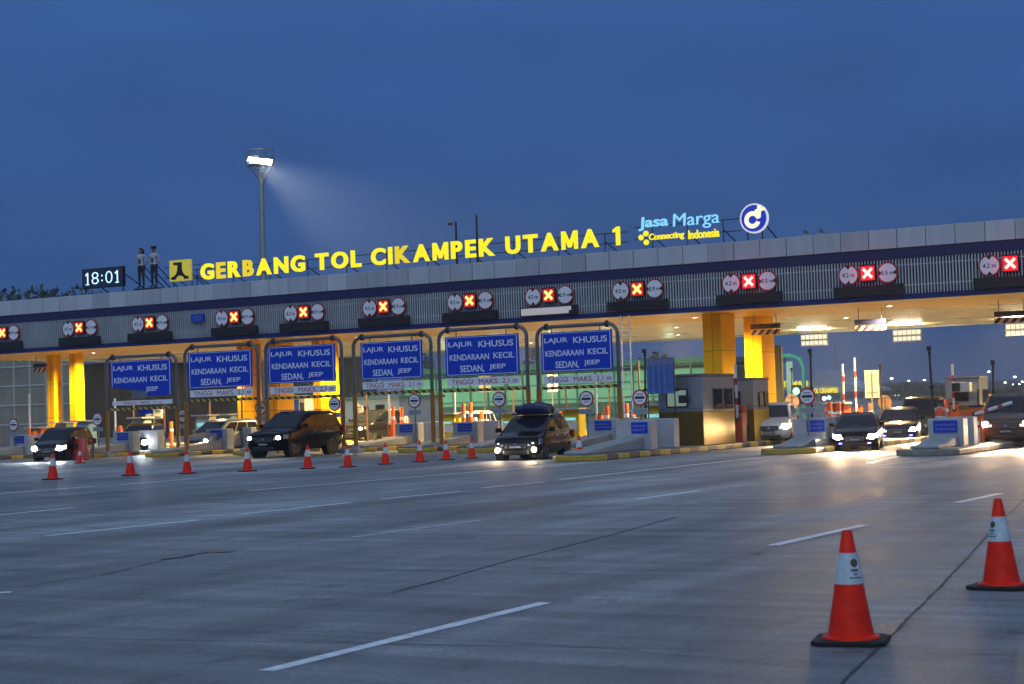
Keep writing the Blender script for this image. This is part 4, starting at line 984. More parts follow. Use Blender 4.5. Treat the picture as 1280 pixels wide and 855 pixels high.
CONES = [(66, 599.5, .76, 'orange cone farthest left in the row, below the headlamps'), (163, 594.5, .74, 'orange cone below the left part of the broken blue board'), (234, 592, .70, 'orange cone in front of the posts between the first two gantries'),
         (309.5, 589.3, .73, 'orange cone in front of the nose of the black off-roader'), (385, 586, .72, 'orange cone in front of the side of the black off-roader'), (435, 584, .70, 'orange cone in front of the rear wheel end of the black off-roader'),
         (482, 580.5, .68, 'orange cone below the narrowest blue board'), (525, 577.5, .70, 'orange cone below the gap right of the narrowest blue board'), (558, 575, .66, 'orange cone below the left end of the widest blue board'),
         (590, 573, .66, 'orange cone just left of the minivan with roof luggage'), (725, 575.5, .76, 'faded orange cone just right of the minivan with roof luggage')]
for i, (x, y, h, lb) in enumerate(CONES):
    g = G(x, y)
    if proto is None: proto = cone_mesh(.75); proto['label'] = lb; proto['group'] = c1['group']; o = proto; o.location = g
    else: o = dup(proto, g, None, lb)
    o.scale = (h / .75,) * 3; o.rotation_euler.z = R((i * 53) % 90)
    o.rotation_euler.x = R(((i * 29) % 5 - 2) * .6)
p = PX(99, 577, -56.4); o = dup(proto, (G(100, 579).x, G(100, 579).y, 0), R(20), 'small orange cone beside the red plastic barrier at the left'); o.scale = (.8,) * 3

# ---------------------------------------------------------------- vehicles
def car_paint(name, rgb, rough=.28, metal=.3):
    return M(name, rgb, rough, metal, var=.05, coat=.0, spec=.16)
SPEC = {   # length, width, height, belt, hood height at nose and cowl, cowl, roof start, roof end, tail, wheel radius, axles, clearance
    'suv': dict(L=4.75, W=1.86, H=1.80, belt=1.17, hn=.98, hc=1.14, cowl=.245, rf=.42, rb=.90, tb=.975, wr=.385, ax=(.185, .79), cl=.27, tumble=.20),
    'mpv': dict(L=4.15, W=1.68, H=1.56, belt=.98, hn=.80, hc=.98, cowl=.185, rf=.37, rb=.88, tb=.975, wr=.30, ax=(.17, .80), cl=.19, tumble=.16),
    'compact': dict(L=4.1, W=1.66, H=1.44, belt=.92, hn=.76, hc=.92, cowl=.20, rf=.40, rb=.87, tb=.975, wr=.29, ax=(.17, .80), cl=.18, tumble=.16),
    'sedan': dict(L=4.45, W=1.76, H=1.46, belt=.93, hn=.74, hc=.93, cowl=.245, rf=.42, rb=.72, tb=.88, wr=.32, ax=(.19, .80), cl=.17, tumble=.20),
    'van': dict(L=4.7, W=1.76, H=1.86, belt=1.10, hn=.92, hc=1.08, cowl=.12, rf=.27, rb=.94, tb=.985, wr=.32, ax=(.16, .80), cl=.2, tumble=.12)}
def make_car(kind, label, cat, px, py, phi, paint, name, lamps=HEAD_E, lamp_w=1.0, fog=None, beam=500, blue=False, group=None, rails=False, z0=0.0, scale=1.0, beamcol=(1, .66, .36), simple=False):
    """phi: how far the car's nose is turned from facing the camera towards the left of the view"""
    S = SPEC[kind]; L, W = S['L'], S['W']; hw = W / 2
    g = G(px, py, z0); az = math.atan2(g.x, g.y)              # azimuth of the line of sight
    rz = -az - R(phi)                                         # local -Y is the nose
    t = thing(name, label, cat, g, rz, group); t.scale = (scale,) * 3
    yy = lambda s: (s - .5) * L
    cl, bt, hn, hc = S['cl'], S['belt'], S['hn'], S['hc']; co = S['cowl']; tb = S['tb']
    st = [(0.0, cl + .17, hn - .17, .70), (.008, cl + .05, hn - .09, .80), (.03, cl, hn - .02, .90), (.07, cl - .01, hn + .02, .965), (.13, cl - .02, (hn + hc) / 2, 1.0), (co, cl - .02, hc, 1.0), (co + .12, cl - .02, bt, 1.0), (.55, cl - .02, bt + .01, 1.0),
          (.80, cl - .02, bt + .03, .995), (.93, cl, bt + .02, .97), (.98, cl + .05, bt - .03, .93), (1.0, cl + .16, bt - .14, .86)]
    prof = lambda zb, zt, k: [(0, zb), (hw * k * .80, zb), (hw * k * .955, zb + .07), (hw * k, zb + (zt - zb) * .42), (hw * k * .985, zb + (zt - zb) * .75), (hw * k * .94, zt - .03), (hw * k * .85, zt), (0, zt + .035)]
    mb = MB(); ring = []
    for s, zb, zt, k in st:
        h = prof(zb, zt, k); pts = [(x, yy(s), z) for x, z in h] + [(-x, yy(s), z) for x, z in h[-2:0:-1]]
        ring.append(len(mb.v)); mb.v += pts
    n = 14
    for a, b in zip(ring, ring[1:]):
        for k in range(n): mb.f.append((a + k, a + (k + 1) % n, b + (k + 1) % n, b + k)); mb.m.append(0)
    mb.f.append(tuple(ring[0] + k for k in range(n - 1, -1, -1))); mb.m.append(0); mb.f.append(tuple(ring[-1] + k for k in range(n))); mb.m.append(0)
    body = mb.build('body', paint, t, smooth=55, sub=1)
    # cabin
    H = S['H']; zb_ = bt - .05; rw = hw - S['tumble']; bw = hw * .93
    c0, c1_, c2_, c3 = yy(co - .01), yy(S['rf']), yy(S['rb']), yy(tb)
    zr = H - .10; B = [(-bw, c0, zb_), (bw, c0, zb_), (bw, c3, zb_), (-bw, c3, zb_)]; T = [(-rw, c1_, zr), (rw, c1_, zr), (rw, c2_, zr), (-rw, c2_, zr)]
    dT = [(-rw + .16, c1_ + .26, H), (rw - .16, c1_ + .26, H), (rw - .16, c2_ - .16, H), (-rw + .16, c2_ - .16, H)]
    mb = MB(); mb.poly(B + T + dT, [(0, 1, 5, 4), (1, 2, 6, 5), (2, 3, 7, 6), (3, 0, 4, 7), (4, 5, 9, 8), (5, 6, 10, 9), (6, 7, 11, 10), (7, 4, 8, 11), (8, 9, 10, 11)])
    mb.build('cabin', paint, t, smooth=50, bevel=.05, seg=3)
    V = Vector
    def face_patch(q, uv, off, m=0):
        """a pane on a bilinear face q (bottom-left, bottom-right, top-right, top-left seen from outside)"""
        q = [V(p) for p in q]; nrm = (q[1] - q[0]).cross(q[3] - q[0]).normalized(); mbp = MB()
        P = [((q[0] * (1 - u) + q[1] * u) * (1 - v) + (q[3] * (1 - u) + q[2] * u) * v) + nrm * off for u, v in uv]
        Q = [p - nrm * .03 for p in P]; n_ = len(P)
        mbp.poly(P + Q, [tuple(range(n_))] + [(i, n_ + i, n_ + (i + 1) % n_, (i + 1) % n_) for i in range(n_)]); return mbp
    F = [B[0], B[1], T[1], T[0]]; Rr = [B[1], B[2], T[2], T[1]]; Lf = [B[3], B[0], T[0], T[3]]; Bk = [B[2], B[3], T[3], T[2]]
    face_patch(F, [(.05, .07), (.95, .07), (.93, .95), (.07, .95)], .008).build('windshield', M('windshield_glass', (.008, .012, .020), .05, var=0, spec=.35), t)
    face_patch(Bk, [(.08, .2), (.92, .2), (.90, .92), (.10, .92)], .008).build('rear_window', GLASS_D, t)
    ps = [(.075, .345), (.375, .625), (.655, .92)]
    for f, q in ((0, Rr), (1, Lf)):
        for j, (a, b) in enumerate(ps):
            uv = [(a, .14), (b, .14), (b, .90), (a, .90)] if j else [(a - .02, .14), (b, .14), (b, .90), (a + .05, .90)]
            if f: uv = [(1 - u, v) for u, v in uv][::-1]; uv = uv[::1]
            uv = [uv[k] for k in (range(4))]
            if f: uv = [(1 - b, .14), (1 - a + (.02 if j == 0 else 0), .14), (1 - a - (.05 if j == 0 else 0), .90), (1 - b, .90)]
            face_patch(q, uv, .008).build('side_window', GLASS_D, t)
    # wheels
    wr = S['wr']
    for s in S['ax']:
        for sx in (-1, 1):
            w = bpy.data.objects.new('wheel', None); COL.objects.link(w); w.parent = t; w.location = (sx * (hw - .02), yy(s), wr)
            mb = MB(); mb.lathe([(0, -.02), (wr + .065, -.02), (wr + .065, -.30), (0, -.30)], 28, axis='X'); ar = mb.build('wheel_arch', BLACKP, t, (sx * (hw - .002) + (0 if sx > 0 else 0), yy(s), wr + .015)); 
            if sx < 0: ar.rotation_euler.z = R(180)
            mb = MB(); mb.lathe([(wr * .62, .0), (wr * .93, .005), (wr, -.03), (wr, -.17), (wr * .93, -.21), (wr * .5, -.21)], 32, axis='X'); ty = mb.build('tyre', RUBBER, w, smooth=40)
            mb = MB(); mb.lathe([(wr * .62, -.005), (wr * .60, -.03), (wr * .56, -.05), (0, -.06)], 28, 1, axis='X')
            for k in range(6):
                a = R(k * 60); mb.box((-.028, math.cos(a) * wr * .33, math.sin(a) * wr * .33), (.03, wr * .56, wr * .15), 0, 0, a)
            mb.lathe([(wr * .63, .0), (wr * .60, .006), (wr * .55, -.02)], 28, 0, axis='X'); mb.lathe([(wr * .14, -.03), (wr * .13, -.005), (0, -.005)], 14, 0, axis='X')
            rm = mb.build('rim', [RIM, DARK], w, smooth=40)
            if sx < 0: ty.rotation_euler.z = rm.rotation_euler.z = R(180)
    # front
    y0 = yy(0); mid = (cl + hn) / 2
    mb = MB(); gh = .10 if kind != 'suv' else .11
    mb.bb(-hw * .42, hw * .42, y0 - .022, y0 + .12, hn - .27 - gh, hn - .27 + gh * .9); g_ = mb.build('grille', BLACKP, t, bevel=.03)
    mb = MB()
    for z in (-.05, .0, .05): mb.bb(-hw * .40, hw * .40, y0 - .028, y0 - .0225, hn - .28 + z - .010, hn - .28 + z + .006)
    mb.build('chrome_bar', CHROME if kind != 'suv' else GREY, g_)
    mb = MB(); mb.lathe([(0, -.045), (.055, -.04), (.055, -.03)], 14, c=(0, y0 + .008, hn - .24), axis='Y'); mb.build('badge', CHROME, g_)
    mb = MB(); mb.bb(-hw * .52, hw * .52, y0 - .018, y0 + .1, cl + .02, cl + .17); mb.build('air_intake', BLACKP, t, bevel=.03)
    mb = MB(); mb.bb(-.23, .23, y0 - .040, y0 - .024, cl + .20, cl + .33); pl = mb.build('number_plate', M('plate_black', (.02, .02, .02), .4, var=0), t)
    mb = MB(); x = -.18
    for q in (.04, .05, .03, .06, .05, .04): mb.bb(x, x + q, y0 - .044, y0 - .0405, cl + .235, cl + .295); x += q + .018
    mb.build('lettering', M('plate_white', (.45, .45, .45), .5, var=0), pl)
    for sx in (-1, 1):
        # the lamp follows the corner: three points wrapping round it
        z_ = hn - .20; lh_ = .085
        P = [(sx * hw * .50, y0 + .004), (sx * hw * .74, y0 + .055), (sx * hw * .925, yy(.045)), (sx * hw * .985, yy(.085))]
        mb = MB(); v0 = [(a, b - .018, z_ - lh_ + .015 * k) for k, (a, b) in enumerate(P)]; v1 = [(a * .995, b + .03, z_ + lh_ + .02 * k) for k, (a, b) in enumerate(P)]
        for k in range(3): mb.poly([v0[k], v0[k + 1], v1[k + 1], v1[k]], [(0, 1, 2, 3)] if sx > 0 else [(3, 2, 1, 0)])
        hd = mb.build('headlight', M('headlight_glass', (.35, .37, .40), .08, .6, var=0) if beam < 300 else E('headlight_glass_lit', (1, .84, .56), 5), t)
        cxl = sx * hw * .70
        mb = MB(); mb.lathe([(.080 * lamp_w, .0), (.066 * lamp_w, -.035), (0, -.05)], 18, axis='Y'); mb.v = [(a * 1.45 + cxl, b + y0 + .035 + abs(a) * .25, c * .95 + z_) for a, b, c in mb.v]; mb.build('bulb', lamps, hd, smooth=60)
        if beam: spot(t, (cxl, y0 - .12, z_), (sx * .03, -1, -.055), beam * (2.3 if scale < .91 and beam > 500 else 1.3), 66, beamcol, .07, .9)
        if fog:
            mb = MB(); mb.lathe([(.085, .0), (.07, -.03), (0, -.045)], 16, c=(sx * hw * .74, y0 + .02, cl + .17), axis='Y'); mb.build('fog_lamp', fog, t, smooth=60)
            if not simple: point(t, (sx * hw * .74, y0 - .15, cl + .17), 22, (1, .85, .6), .06)
        if blue:
            mb = MB(); mb.bb(sx * hw * .62 - .06, sx * hw * .62 + .06, y0 - .03, y0 + .03, cl + .10, cl + .15); mb.build('blue_lamp', E('blue_led', (.15, .12, 1), 10), t)
        mb = MB(); mb.box((sx * (hw + .09), yy(co + .075), bt + .06), (.20, .12, .15)); mb.bb(min(sx * hw * .9, sx * (hw + .03)), max(sx * hw * .9, sx * (hw + .03)), yy(co + .07) - .03, yy(co + .07) + .03, bt + .0, bt + .05); mb.build('mirror', paint, t, bevel=.035)
        mb = MB(); mb.bb(sx * hw * .9 - .09, sx * hw * .9 + .09, yy(.985), yy(1.0) + .005, bt - .28, bt + .0); mb.build('tail_light', REDS, t, bevel=.02)
        # door seams and handles
        pr = prof(cl - .02, bt, 1.0); mb = MB()
        for s in (co + .085, .545, .745):
            for (xa, za), (xb, zb2) in zip(pr[2:6], pr[3:7]): mb.poly([(sx * (xa + .006), yy(s) - .007, za), (sx * (xa + .006), yy(s) + .007, za), (sx * (xb + .006), yy(s) + .007, zb2), (sx * (xb + .006), yy(s) - .007, zb2)], [(0, 1, 2, 3)])
        mb.build('door_seam', BLACKP, t)
        for s in (.50, .71):
            mb = MB(); mb.bb(sx * hw * .985 - .018, sx * hw * .985 + .022, yy(s) - .11, yy(s) + .03, bt - .17, bt - .135); mb.build('door_handle', CHROME, t)
    if rails:
        for sx in (-1, 1):
            x = sx * (rw - .08); mb = MB(); mb.tube([(x, c1_ + .35, H - .04), (x, c1_ + .42, H + .035), (x, c2_ - .3, H + .035), (x, c2_ - .22, H - .04)], .02, 6); mb.build('roof_rail', GREY, t)
    return t
BLK = car_paint('paint_black', (.003, .003, .004), .12, .0); DGREY = car_paint('paint_dark_grey', (.010, .010, .012), .15, .1)
SILV = car_paint('paint_silver', (.34, .35, .35), .3, .5); WHT = car_paint('paint_white', (.55, .55, .54), .3, .1); BRZ = car_paint('paint_bronze', (.09, .075, .055), .3, .4)
make_car('suv', 'black off-roader with lit headlamps crossing in front of the blue boards', 'car', 370, 569.8, 32, BLK, 'off_road_car', beam=190, rails=True)
mini = make_car('compact', 'dark grey minivan carrying blue wrapped luggage on its roof', 'car', 668, 573.2, 17, DGREY, 'minivan', fog=E('fog_on', (1, .84, .58), 40), lamps=E('headlight_dim', (.85, .92, 1), 2.5), beam=120, rails=True, lamp_w=.36, scale=.97)
make_car('mpv', 'silver car with lit headlamp waiting between the second gantry and the black off-roader', 'car', 281, 565.5, 40, SILV, 'passenger_car', beam=120)
make_car('suv', 'white off-roader with blazing headlamps leaving the lane beside the steel booth', 'car', 968, 554.5, 5, WHT, 'off_road_car', lamps=E('headlight_blaze', (1, .88, .62), 90), lamp_w=1.5, beam=1000, rails=True, scale=.86)
make_car('sedan', 'dark car with blue front lamps driving out towards the plaza', 'car', 1074, 561.5, 4, BLK, 'passenger_car', lamps=E('headlight_blaze', (1, .88, .62), 90), lamp_w=1.4, beam=900, blue=True, scale=.80)
make_car('sedan', 'small dark blue car following behind the car with blue lamps', 'car', 1127, 551.5, 4, car_paint('paint_navy', (.012, .016, .045), .3, .3), 'passenger_car', lamps=HEAD_C, lamp_w=1.2, beam=600, blue=True, simple=True, scale=.85)
make_car('van', 'tall dark van with one glaring headlamp beside the worker', 'car', 1156, 549.0, 4, BRZ, 'van', lamps=E('headlight_glare', (1, .86, .58), 120), lamp_w=1.7, beam=900, scale=.85)
make_car('suv', 'dark off-roader cut by the right edge of the view under the lowered arm', 'car', 1266, 556.5, 5, BRZ, 'off_road_car', lamps=HEAD_E, lamp_w=1.3, beam=900, scale=.9)
make_car('mpv', 'dark car with bright headlamps at the far left, behind the first cone', 'car', 80, 575.0, 22, DGREY, 'passenger_car', lamps=E('headlight_cold_blaze', (.85, .93, 1), 130), lamp_w=1.5, beam=420, beamcol=(.85, .93, 1), scale=.92)
make_car('mpv', 'dark car with dazzling headlamps under the broken blue board', 'car', 179, 567.0, 14, DGREY, 'passenger_car', lamps=E('headlight_cold_blaze', (.85, .93, 1), 130), lamp_w=1.6, beam=520, beamcol=(.85, .93, 1), scale=.95)
make_car('suv', 'dark car half hidden behind the posts right of the black off-roader', 'car', 468, 552.0, 34, DGREY, 'passenger_car', lamps=HEAD_E, beam=250)
make_car('mpv', 'white roofed car behind the orange posts, left of the roof luggage', 'car', 592, 551.0, 16, WHT, 'passenger_car', lamps=HEAD_E, lamp_w=1.1, beam=500, simple=True)
# luggage on the minivan roof
bm = bmesh.new(); bmesh.ops.create_cube(bm, size=1.0); bmesh.ops.subdivide_edges(bm, edges=bm.edges[:], cuts=9, use_grid_fill=True)
for v in bm.verts:
    p = v.co.copy(); d = p.normalized() * .62; q = p.lerp(d, .55)
    v.co = Vector((q.x * .98, q.y * 1.45, q.z * .31 + (.05 * math.sin(p.y * 7) + .03 * math.sin(p.x * 9 + 1)) * (1 if p.z > 0 else .1)))
    v.co += noise.noise_vector(v.co * 3.1) * .06
    v.co.z = max(v.co.z, -.17)
me = bpy.data.meshes.new('tarp'); bm.to_mesh(me); bm.free(); me.materials.append(M('luggage_tarp', (.012, .020, .10), .6, var=.3, scale=8))
me.polygons.foreach_set('use_smooth', [True] * len(me.polygons))
mwm = Matrix.Translation(mini.location) @ Matrix.Rotation(mini.rotation_euler.z, 4, 'Z')
lug = thing('roof_luggage', 'bundle of roof luggage wrapped in dark blue tarpaulin on the minivan', 'luggage', mwm @ Vector((0, .25, 1.42)), mini.rotation_euler.z)
lo = bpy.data.objects.new('tarp', me); COL.objects.link(lo); lo.parent = lug; lo.location = (0, 0, .16)
mb = MB()
for y in (-.35, .3): mb.tube([(-.62, y, .03), (-.52, y, .24), (-.2, y, .33), (.2, y, .33), (.52, y, .24), (.62, y, .03)], .016, 6)
mb.build('rope', M('rope', (.25, .22, .18), .8, var=.1), lug)
mb = MB()
for y in (-.55, 0, .55): mb.bb(-.62, .62, y - .02, y + .02, .0, .035)
mb.build('roof_rack', DARK, lug)

# ---------------------------------------------------------------- people
def figure(parent, H, mats, cuts, arm='down', name='body'):
    """one continuous skinned figure facing -Y; mats by height: cuts = [(z share, material index)...]"""
    k = H / 1.75; V, Ed, Rd = [], [], []
    def add(p, r, par=None):
        V.append(Vector(p) * k); Rd.append(r * k)
        if par is not None: Ed.append((par, len(V) - 1))
        return len(V) - 1
    pel = add((0, 0, .96), .135); wa = add((0, 0, 1.10), .125, pel); ch = add((0, -.005, 1.28), .145, wa); up = add((0, 0, 1.40), .12, ch); nk = add((0, -.005, 1.50), .052, up)
    hb = add((0, -.02, 1.56), .075, nk); hm = add((0, -.015, 1.645), .098, hb); add((0, -.005, 1.72), .070, hm); add((0, -.115, 1.625), .016, hm)
    for s in (-1, 1):
        add((s * .098, .0, 1.635), .018, hm)
        hp = add((s * .09, 0, .90), .098, pel); kn = add((s * .10, -.015, .50), .062, hp); an = add((s * .105, .01, .09), .042, kn); add((s * .12, -.16, .035), .035, an)
        sh = add((s * .19, 0, 1.40), .058, up)
        if arm == 'down': el, wrp = (s * .235, .02, 1.12), (s * .245, -.04, .88)
        elif arm == 'bent': el, wrp = (s * .25, .0, 1.12), (s * .10, -.19, 1.10)
        else: el, wrp = (s * .25, .06, 1.13), (s * .07, .15, 1.02)
        e = add(el, .045, sh); w_ = add(wrp, .032, e); d = (Vector(wrp) - Vector(el)).normalized(); sd = Vector((0, 1, 0)) if abs(d.y) < .7 else Vector((0, 0, 1))
        pm = add(Vector(wrp) + d * .07, .030, w_)
        for j, (o_s, ln) in enumerate(((-.027, .062), (-.009, .075), (.009, .07), (.027, .055))):
            b = Vector(wrp) + d * .10 + sd * o_s; f1 = add(b, .0095, pm); f2 = add(b + d * ln * .55 + Vector((-s * .006, 0, 0)), .0088, f1); add(b + d * ln + Vector((-s * .022, 0, 0)), .0075, f2)
        th = add(Vector(wrp) + d * .05 - sd * .035, .011, w_); add(Vector(wrp) + d * .10 - sd * .055, .0095, th)
    me = bpy.data.meshes.new(name); me.from_pydata([tuple(v) for v in V], Ed, []); o = bpy.data.objects.new(name, me); COL.objects.link(o)
    sk = o.modifiers.new('skin', 'SKIN'); sk.use_smooth_shade = True
    for i, r in enumerate(Rd): me.skin_vertices[0].data[i].radius = (r, r)
    me.skin_vertices[0].data[pel].use_root = True
    su = o.modifiers.new('sub', 'SUBSURF'); su.levels = su.render_levels = 1
    bpy.context.view_layer.update()
    m2 = bpy.data.meshes.new_from_object(o.evaluated_get(bpy.context.evaluated_depsgraph_get())); m2.name = name
    o.modifiers.clear(); o.data = m2; m2.materials.clear()
    for m in mats: m2.materials.append(m)
    for p_ in m2.polygons:
        z = p_.center.z / H; x = abs(p_.center.x) / k; idx = 0
        for zc, mi in cuts:
            if z >= zc: idx = mi
        if idx == 1 and x > .245 and z < .645: idx = 2           # forearms below the short sleeves
        if arm == 'down' and x > .20 and z < .58 and idx != 2: idx = 2
        p_.material_index = idx
    o.parent = parent
    return o
def hair(parent, H, long_=False):
    k = H / 1.75; mb = MB()
    mb.lathe([(.0, 1.755 * k), (.06 * k, 1.745 * k), (.098 * k, 1.70 * k), (.110 * k, 1.655 * k), (.108 * k, 1.64 * k)], 18, c=(0, .012 * k, 0))
    if long_: mb.lathe([(.10 * k, 1.66 * k), (.12 * k, 1.58 * k), (.11 * k, 1.48 * k), (.03 * k, 1.45 * k)], 14, c=(0, .05 * k, 0))
    mb.build('hair', M('dark_hair', (.012, .010, .009), .5, var=.1), parent, smooth=60)
SHIRT = M('white_shirt', (.50, .51, .52), .7, var=.1); TROU = M('dark_trousers', (.015, .017, .028), .7, var=.15)
for px, hat, lb in ((177, False, 'figure of an officer with long dark hair standing on the roof edge'), (193, True, 'figure of an officer in a dark cap standing on the roof edge')):
    p = PY(px, 350, YS); Hf = 2.08
    t = thing('standing_figure', lb, 'statue', (p.x, YS, ZT + .12), R(8), 'painted officer figures on the roof')
    figure(t, Hf, [TROU, SHIRT, SKIN], [(0, 0), (.56, 1), (.845, 2)], 'back')
    if hat:
        mb = MB(); k = Hf / 1.75; mb.lathe([(0, 1.78 * k), (.125 * k, 1.77 * k), (.13 * k, 1.73 * k), (.105 * k, 1.70 * k), (.105 * k, 1.66 * k)], 18); mb.bb(-.08 * k, .08 * k, -.17 * k, -.09 * k, 1.66 * k, 1.675 * k); mb.build('cap', TROU, t, smooth=40)
    else: hair(t, Hf, True)
    mb = MB(); mb.tube([(0, -.17, Hf * .60), (.02, -.17, Hf * .72)], .05, 6); mb.build('tie', M('tie', (.05, .05, .06), .6, var=0), t)
    mb = MB(); mb.bb(-.3, .3, -.25, .25, -.20, .0); mb.tube([(.1, .15, 1.1), (.95, 1.0, -.2)], .03, 6); mb.tube([(-.1, .15, .9), (.5, 1.0, -.2)], .03, 6); mb.build('stand', DARK, t)
    mb = MB(); mb.lathe([(.172, Hf * .575), (.178, Hf * .575), (.178, Hf * .60), (.172, Hf * .60)], 16); mb.build('belt', WHITEP, t)
p = PX(1174, 505, -15.4)
t = thing('person', 'worker in an orange vest over a white shirt standing behind the grey block', 'person', (p.x, p.y, 0), R(200)); Hp = 1.48
figure(t, Hp, [TROU, SHIRT, SKIN], [(0, 0), (.55, 1), (.85, 2)], 'bent'); hair(t, Hp)
k = Hp / 1.75; mb = MB()
V_ = [(.165, .92), (.172, 1.05), (.178, 1.2), (.172, 1.34), (.12, 1.44), (.09, 1.47)]
N = 24
for (ra, za), (rb, zb) in zip(V_, V_[1:]):
    for j in range(N):
        a0, a1 = 2 * math.pi * j / N, 2 * math.pi * (j + 1) / N
        mb.poly([(ra * k * 1.05 * math.cos(a0), ra * k * .92 * math.sin(a0), za * k), (ra * k * 1.05 * math.cos(a1), ra * k * .92 * math.sin(a1), za * k), (rb * k * 1.05 * math.cos(a1), rb * k * .92 * math.sin(a1), zb * k), (rb * k * 1.05 * math.cos(a0), rb * k * .92 * math.sin(a0), zb * k)], [(0, 1, 2, 3)])
vo = mb.build('safety_vest', M('vest_orange', (.90, .12, .03), .6, var=.08, emis=None), t, smooth=60)
mb = MB(); mb.lathe([(.184 * k, 1.10 * k), (.186 * k, 1.10 * k), (.186 * k, 1.15 * k), (.184 * k, 1.15 * k)], 24); mb.build('reflective_band', WHITES, vo)

# ---------------------------------------------------------------- beyond the canopy
p0, p1 = PY(-40, 500, 97), PY(101, 500, 97)
t = thing('glass_hall', 'beige hall with a pale gridded glass wall under the left end of the canopy', 'building', ((p0.x + p1.x) / 2, 97, 0)); w = (p1.x - p0.x) / 2
mb = MB(); mb.bb(-w, w, .0, .5, 0, 7.2); mb.build('wall', M('hall_wall', (.26, .24, .18), .5, var=.15, scale=.4), t)
mb = MB(); x = -w
while x < w: mb.bb(x - .05, x + .05, -.08, -.001, 0, 7.2); x += 1.72
for z in (1.6, 3.1, 4.6, 6.1): mb.bb(-w, w, -.085, -.001, z - .05, z + .05)
mb.build('mullion_grid', M('mullion', (.62, .60, .50), .5, var=.1), t)
mb = MB(); mb.bb(-w + .06, w - .06, -.012, -.002, .1, 7.1); mb.build('glazing', M('hall_glass', (.30, .275, .20), .35, .0, var=.2, scale=.5), t)
p0, p1 = PY(101, 500, 128), PY(300, 500, 128)
t = thing('dark_warehouse', 'unlit dark warehouse behind the lanes on the left', 'building', ((p0.x + p1.x) / 2, 128, 0)); w = (p1.x - p0.x) / 2
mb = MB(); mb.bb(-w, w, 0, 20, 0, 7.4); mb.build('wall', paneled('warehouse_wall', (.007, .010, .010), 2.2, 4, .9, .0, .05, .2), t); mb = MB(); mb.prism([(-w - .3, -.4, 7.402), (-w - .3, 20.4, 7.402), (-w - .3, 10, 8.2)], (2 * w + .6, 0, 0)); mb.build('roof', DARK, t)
p0, p1 = PY(424, 500, 108), PY(499, 500, 108)
t = thing('white_office', 'low white office with two dark windows seen under the narrowest blue board', 'building', ((p0.x + p1.x) / 2, 108, 0)); w = (p1.x - p0.x) / 2; zt = PY(470, 499, 108).z
mb = MB(); mb.bb(-w, w, 0, 6, 0, zt); mb.build('wall', M('office_wall', (.55, .56, .47), .6, var=.1), t); mb = MB(); mb.bb(-w - .2, w + .2, -.3, 6.2, zt + .002, zt + .22); mb.build('roof', M('office_roof', (.10, .22, .17), .5, var=.1), t)
for px, wd, ht in ((455.5, .38, .75), (475, .42, 1.5)):
    x = PY(px, 500, 108).x - t.location.x; zc_ = PY(px, 514 if wd < .4 else 518, 108).z
    mb = MB(); mb.bb(x - wd, x + wd, -.04, -.001, zc_ - ht / 2, zc_ + ht / 2); f = mb.build('window', DARK, t); mb = MB(); mb.bb(x - wd + .06, x + wd - .06, -.05, -.041, zc_ - ht / 2 + .06, zc_ + ht / 2 - .06); mb.build('pane', GLASS_D, f)
point(t, (0, -5, 3.0), 260, (.95, 1, .75), .3)
# green netted building
YG = 150; p0, p1 = PY(505, 500, YG), PY(889, 500, YG); zt = PY(700, 461, YG).z
t = thing('green_netted_building', 'building wrapped in lit pale green netting with a dark grid behind the lanes', 'building', ((p0.x + p1.x) / 2, YG, 0)); w = (p1.x - p0.x) / 2
mb = MB(); mb.bb(-w, w, .3, 18, 0, zt - .3); mb.build('wall', M('green_wall', (.05, .10, .08), .7, var=.2, scale=.2), t)
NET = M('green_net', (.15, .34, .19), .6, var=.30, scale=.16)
nb = NET.node_tree.nodes['Principled BSDF']; nb.inputs['Emission Color'].default_value = (.28, .85, .42, 1); nb.inputs['Emission Strength'].default_value = .04  # faint emission in the netting stands in for green floodlighting on it
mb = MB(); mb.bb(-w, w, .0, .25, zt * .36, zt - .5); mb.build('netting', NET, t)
mb = MB(); x = -w
while x <= w: mb.bb(x - .07, x + .07, -.16, -.001, 0, zt); x += 2.05
z = .9
while z < zt: mb.bb(-w, w, -.17, -.001, z - .06, z + .06); z += 1.45
mb.build('scaffold_grid', M('green_steel', (.03, .10, .075), .5, .2, var=.15), t)
mb = MB(); mb.bb(-w - .5, w + .5, -.6, 18.5, zt, zt + .55); mb.build('roof', M('green_roof', (.02, .14, .10), .5, var=.1), t)
for f in (-.84, -.55, -.2, .15, .5, .88): point(t, (w * f, -4.5, 3.0), 420, (.70, 1, .66), .4)
# green pipe portal with panels beyond the booths
YP = 112; a, b = PY(935, 447, YP), PY(1004, 447, YP)
t = thing('green_portal', 'green pipe portal carrying a pale panel behind the rear yellow column', 'gantry', ((a.x + b.x) / 2, YP, 0)); w = (b.x - a.x) / 2; z = a.z; GP = M('green_pipe')
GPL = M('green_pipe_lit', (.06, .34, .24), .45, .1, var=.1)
for s in (-1, 1):
    mb = MB(); mb.tube([(s * w, 0, 0), (s * w, 0, z - .8), (s * (w - .25), 0, z - .22), (s * (w - .8), 0, z)], .15, 10); mb.build('post', GPL, t, smooth=40)
mb = MB(); mb.tube([(-w + .8, 0, z), (w - .8, 0, z)], .15, 10); mb.build('beam', GPL, t, smooth=40)
q0, q1 = PY(983, 452, YP), PY(991, 500, YP)
mb = MB(); mb.bb(q0.x - t.location.x, q1.x - t.location.x + .1, -.1, -.02, q1.z, q0.z); mb.build('panel', M('pale_green_panel', (.42, .58, .46), .5, var=.1), t)
point(t, (w * .5, -4, 4.0), 260, (.7, 1, .75), .3)
q0, q1 = PY(968, 432, 84), PY(980.5, 525, 84)
